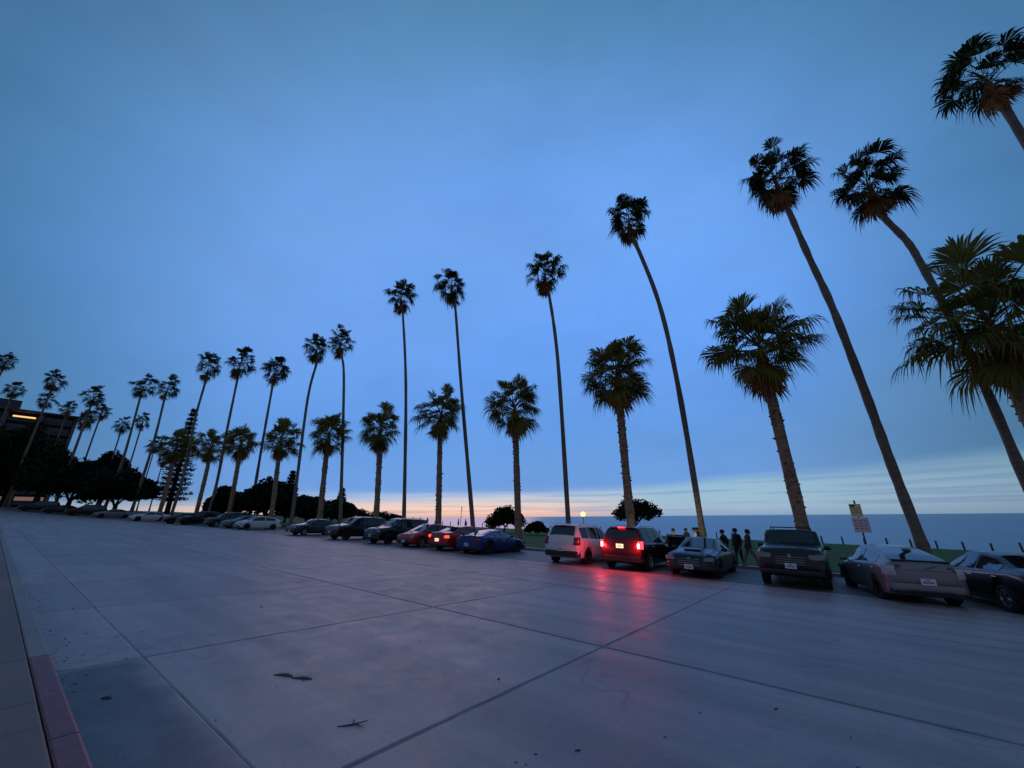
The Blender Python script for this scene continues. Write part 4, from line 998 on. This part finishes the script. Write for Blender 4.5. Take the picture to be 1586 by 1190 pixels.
# ------------------------------------------------------------------ people
SKIN = material('skin', (.30, .18, .13), .6); HAIR = material('dark_hair', (.012, .009, .008), .7)
def cloth(n, c): return material(n, c, .85, var=.25, scale=14, bump=.3, bscale=60)
def person(X, Y, rz, label, jacket, trousers, seed, stride=.25, lean=0.0, h=1.0, hat=None, arm=.2, group=None):
    rg = random.Random(seed); z = zat(X, Y)
    t = tag(empty('person', (X, Y, z), rz), label, 'person', group)
    V = []; E = []; Rr = []
    def v(x, y, zz, r): V.append((x, y+lean*max(0, zz-.9), zz)); Rr.append(r); return len(V)-1
    pel = v(0, 0, .94, .135); spi = v(0, 0, 1.12, .13); che = v(0, -.01, 1.32, .15); nk = v(0, .0, 1.475, .058); hd = v(0, .03, 1.60, .098); ht = v(0, .02, 1.69, .075)
    E += [(pel, spi), (spi, che), (che, nk), (nk, hd), (hd, ht)]
    hands = []
    for sg in (-1, 1):
        st_ = stride*sg
        hip = v(sg*.095, 0, .88, .10); kn = v(sg*.10, st_*.55+.04, .50, .066); an = v(sg*.10, st_, .095+.05*(st_ < 0)*abs(stride)*4, .045); toe = v(sg*.115, st_+.17, .045, .04)
        E += [(pel, hip), (hip, kn), (kn, an), (an, toe)]
        sh = v(sg*.19, -.01, 1.40, .07); elb = v(sg*.245, -st_*arm*1.2-.02, 1.13, .052); wr_ = v(sg*.235, -st_*arm*2+.09, .90, .036); ha = v(sg*.23, -st_*arm*2+.12, .82, .034)
        E += [(che, sh), (sh, elb), (elb, wr_), (wr_, ha)]; hands.append((V[ha], sg))
    me = bpy.data.meshes.new('sk'); me.from_pydata(V, E, []); ob = link('tmp', me)
    ob.modifiers.new('s', 'SKIN'); sm = ob.modifiers.new('ss', 'SUBSURF'); sm.levels = 1; sm.render_levels = 1
    for d, r in zip(me.skin_vertices[0].data, Rr): d.radius = (r, r)
    me.skin_vertices[0].data[0].use_root = True
    bpy.context.view_layer.update()
    body = bpy.data.meshes.new_from_object(ob.evaluated_get(bpy.context.evaluated_depsgraph_get())); bpy.data.objects.remove(ob)
    bm = bmesh.new(); bm.from_mesh(body)
    for (hx, hy, hz2), sg in hands:      # five fingers each
        for k in range(5):
            th = k == 4; oy = (-.026+.0175*k) if not th else .034; l = (.062, .074, .078, .066, .05)[k]
            pts = [Vector((hx, hy+oy, hz2-.01)), Vector((hx-sg*.006, hy+oy*1.15+(.015 if th else 0), hz2-.02-l*.55)), Vector((hx-sg*.024, hy+oy*1.15+(.02 if th else .006), hz2-.02-l))]
            q = MB(); q.tube(pts, [.0095, .009, .007], 5); vs_ = [bm.verts.new(p) for p in q.v]
            for f in q.f: bm.faces.new([vs_[i] for i in f])
    q = MB(); q.tube([(0, .10+lean*.7, 1.615), (0, .145+lean*.7, 1.575)], [.012, .02], 5); vs_ = [bm.verts.new(p) for p in q.v]
    for f in q.f: bm.faces.new([vs_[i] for i in f])
    bm.to_mesh(body); bm.free(); body.name = 'body'
    for mt in (SKIN, jacket, trousers, M['trim']): body.materials.append(mt)
    for p in body.polygons:
        c = p.center; p.use_smooth = True
        p.material_index = 0 if c.z > 1.47 or (abs(c.x) > .18 and c.z < .90) else 1 if c.z > .90 else 3 if c.z < .10 else 2
    link('body', body, t)
    q = MB(); q.lathe([(.112, 1.585), (.118, 1.63), (.112, 1.68), (.085, 1.725), (.04, 1.745), (0, 1.748)], 12, c=(0, .005+lean*.7, 0))
    if hat: q.box((0, .12+lean*.7, 1.64), (.17, .16, .015), bev=.006)
    q.build('hat' if hat else 'hair', hat if hat else HAIR, t, True)
    q = MB(); k = []
    # jacket hem and collar
    q.lathe([(.165, .86), (.17, .90), (.165, 1.0)], 14, c=(0, lean*.05, 0)); q.lathe([(.085, 1.44), (.075, 1.50)], 12, c=(0, lean*.6, 0)); q.build('jacket_hem', jacket, t, True)
    t.scale = (h, h, h); return t
JD = cloth('cloth_black', (.012, .011, .012)); JB = cloth('cloth_brown', (.06, .03, .022)); JN = cloth('cloth_navy', (.014, .018, .035)); JW = cloth('cloth_white', (.62, .60, .60)); TG_ = cloth('cloth_grey', (.16, .15, .13)); JG = cloth('cloth_green', (.06, .075, .045))
person(-4.42, 23.0, R(70), 'person in black walking closest to the dark sedan', JD, JD, 1, .22, .02, .97)
person(-3.9, 23.3, R(150), 'person in dark jacket standing in the middle of the three by the pickup', JD, JN, 2, .10, 0, 1.02)
person(-3.42, 23.1, R(-60), 'person in brown jacket and grey trousers nearest the pickup', JB, TG_, 3, .30, .12, 1.0)
person(-6.75, 27.0, R(120), 'person in white shirt and dark cap behind the navy sedan', JW, JN, 4, .12, 0, 1.0, HAIR)
person(-7.65, 28.5, R(60), 'person in green jacket left of the white-shirted one', JG, JD, 5, .1, 0, .96)
person(-8.35, 28.0, R(-40), 'person with pale top beside the open SUV door', JW, JD, 6, .05, .05, .94)
person(-7.3, 30.0, R(160), 'person in dark clothes just left of the white-shirted one', JN, JD, 7, .1, 0, 1.0)
for i, (X, Y, s, lab) in enumerate(((-86.5, 69, .2, 'tiny figure on the lawn edge left of the short palm behind the red cars'), (-82.5, 68, .15, 'tiny figure walking right of another between two palm trunks'), (-80.8, 69, .25, 'tiny figure nearest the trunk of the short palm behind the red cars'),
                           (-59.6, 59.0, .1, 'left one of two tiny figures beside the leaning pole'), (-57.8, 59.2, .1, 'right one of two tiny figures beside the leaning pole'))):
    person(X, Y, R(40*i), lab, JD, JN, 20+i, s, 0, 1.02, group='tiny figures by the cliff edge')

# ------------------------------------------------------------------ scraps on the road
M['scrap'] = material('dry_leaf', (.045, .034, .028), .8, var=.3, scale=20)
def scrap(pts, wd, label, X, Y):
    b = MB(); n = len(pts)
    L = []; Rr = []; Lb = []; Rb = []
    for i, (x, y, z) in enumerate(pts):
        w = wd*math.sin(PI*(i+.35)/(n-.3))
        L.append((x, y-w, z+.004)); Rr.append((x, y+w, z+.003)); Lb.append((x, y-w, z)); Rb.append((x, y+w, z))
    b.grid([L, [((a[0]+c[0])/2, (a[1]+c[1])/2, a[2]+.002) for a, c in zip(L, Rr)], Rr, Rb, Lb, L])
    o = b.build('fallen_leaf', M['scrap'], None, True, (X, Y, zat(X, Y)+.002)); o.rotation_euler = (R(-2), R(1.4), R(35))
    tag(o, label, 'leaf', 'dry scraps on the road')
scrap([(-.12, 0, 0), (-.06, .02, .004), (0, .02, .006), (.06, -.0, .004), (.11, -.02, 0)], .035, 'dark dry leaf, left one of the touching pair on the road', -5.07, 2.44)
scrap([(-.12, 0, 0), (-.05, .02, .005), (.03, .02, .005), (.11, .0, 0)], .035, 'dark dry leaf, right one of the touching pair on the road', -4.85, 2.53)
scrap([(-.04, 0, 0), (0, .01, .01), (.05, 0, 0)], .025, 'small dark scrap on the stained gutter slab', -5.62, 1.10)
b = MB(); b.tube([(-.09, -.10, .005), (-.02, 0, .006), (.02, .12, .004)], [.005, .006, .003], 5); b.tube([(-.02, 0, .006), (-.10, .06, .004)], [.005, .003], 5); b.tube([(-.01, .02, .006), (.09, .03, .004)], [.005, .002], 5)
tag(b.build('fallen_twig', M['scrap'], None, True, (-3.53, 2.35, zat(-3.53, 2.35)+.002)), 'forked dry twig lying on the near road slab', 'twig')
# grit and leaf crumbs gathered along the gutter and joints
rg = random.Random(77); b = MB()
for k in range(300):
    u = rg.uniform(-16, 2); v = .83 + rg.expovariate(5.0) if k % 3 else rg.uniform(.9, 5.5)
    r = rg.uniform(.004, .013) if k % 12 else rg.uniform(.014, .026); a = rg.uniform(0, 6.28); z = gz(u, v)+.001
    pts = [(u+math.cos(a+q*1.57)*r*(1.8 if q % 2 else .7), v+math.sin(a+q*1.57)*r*(1.8 if q % 2 else .7), z) for q in range(4)]
    b.add(pts+[(u, v, z+r*.5)], [(0, 1, 4), (1, 2, 4), (2, 3, 4), (3, 0, 4)])
tag(b.build('grit', M['scrap']), 'dark grit and leaf crumbs scattered along the gutter', kind='stuff')
print('objects', len(bpy.data.objects))
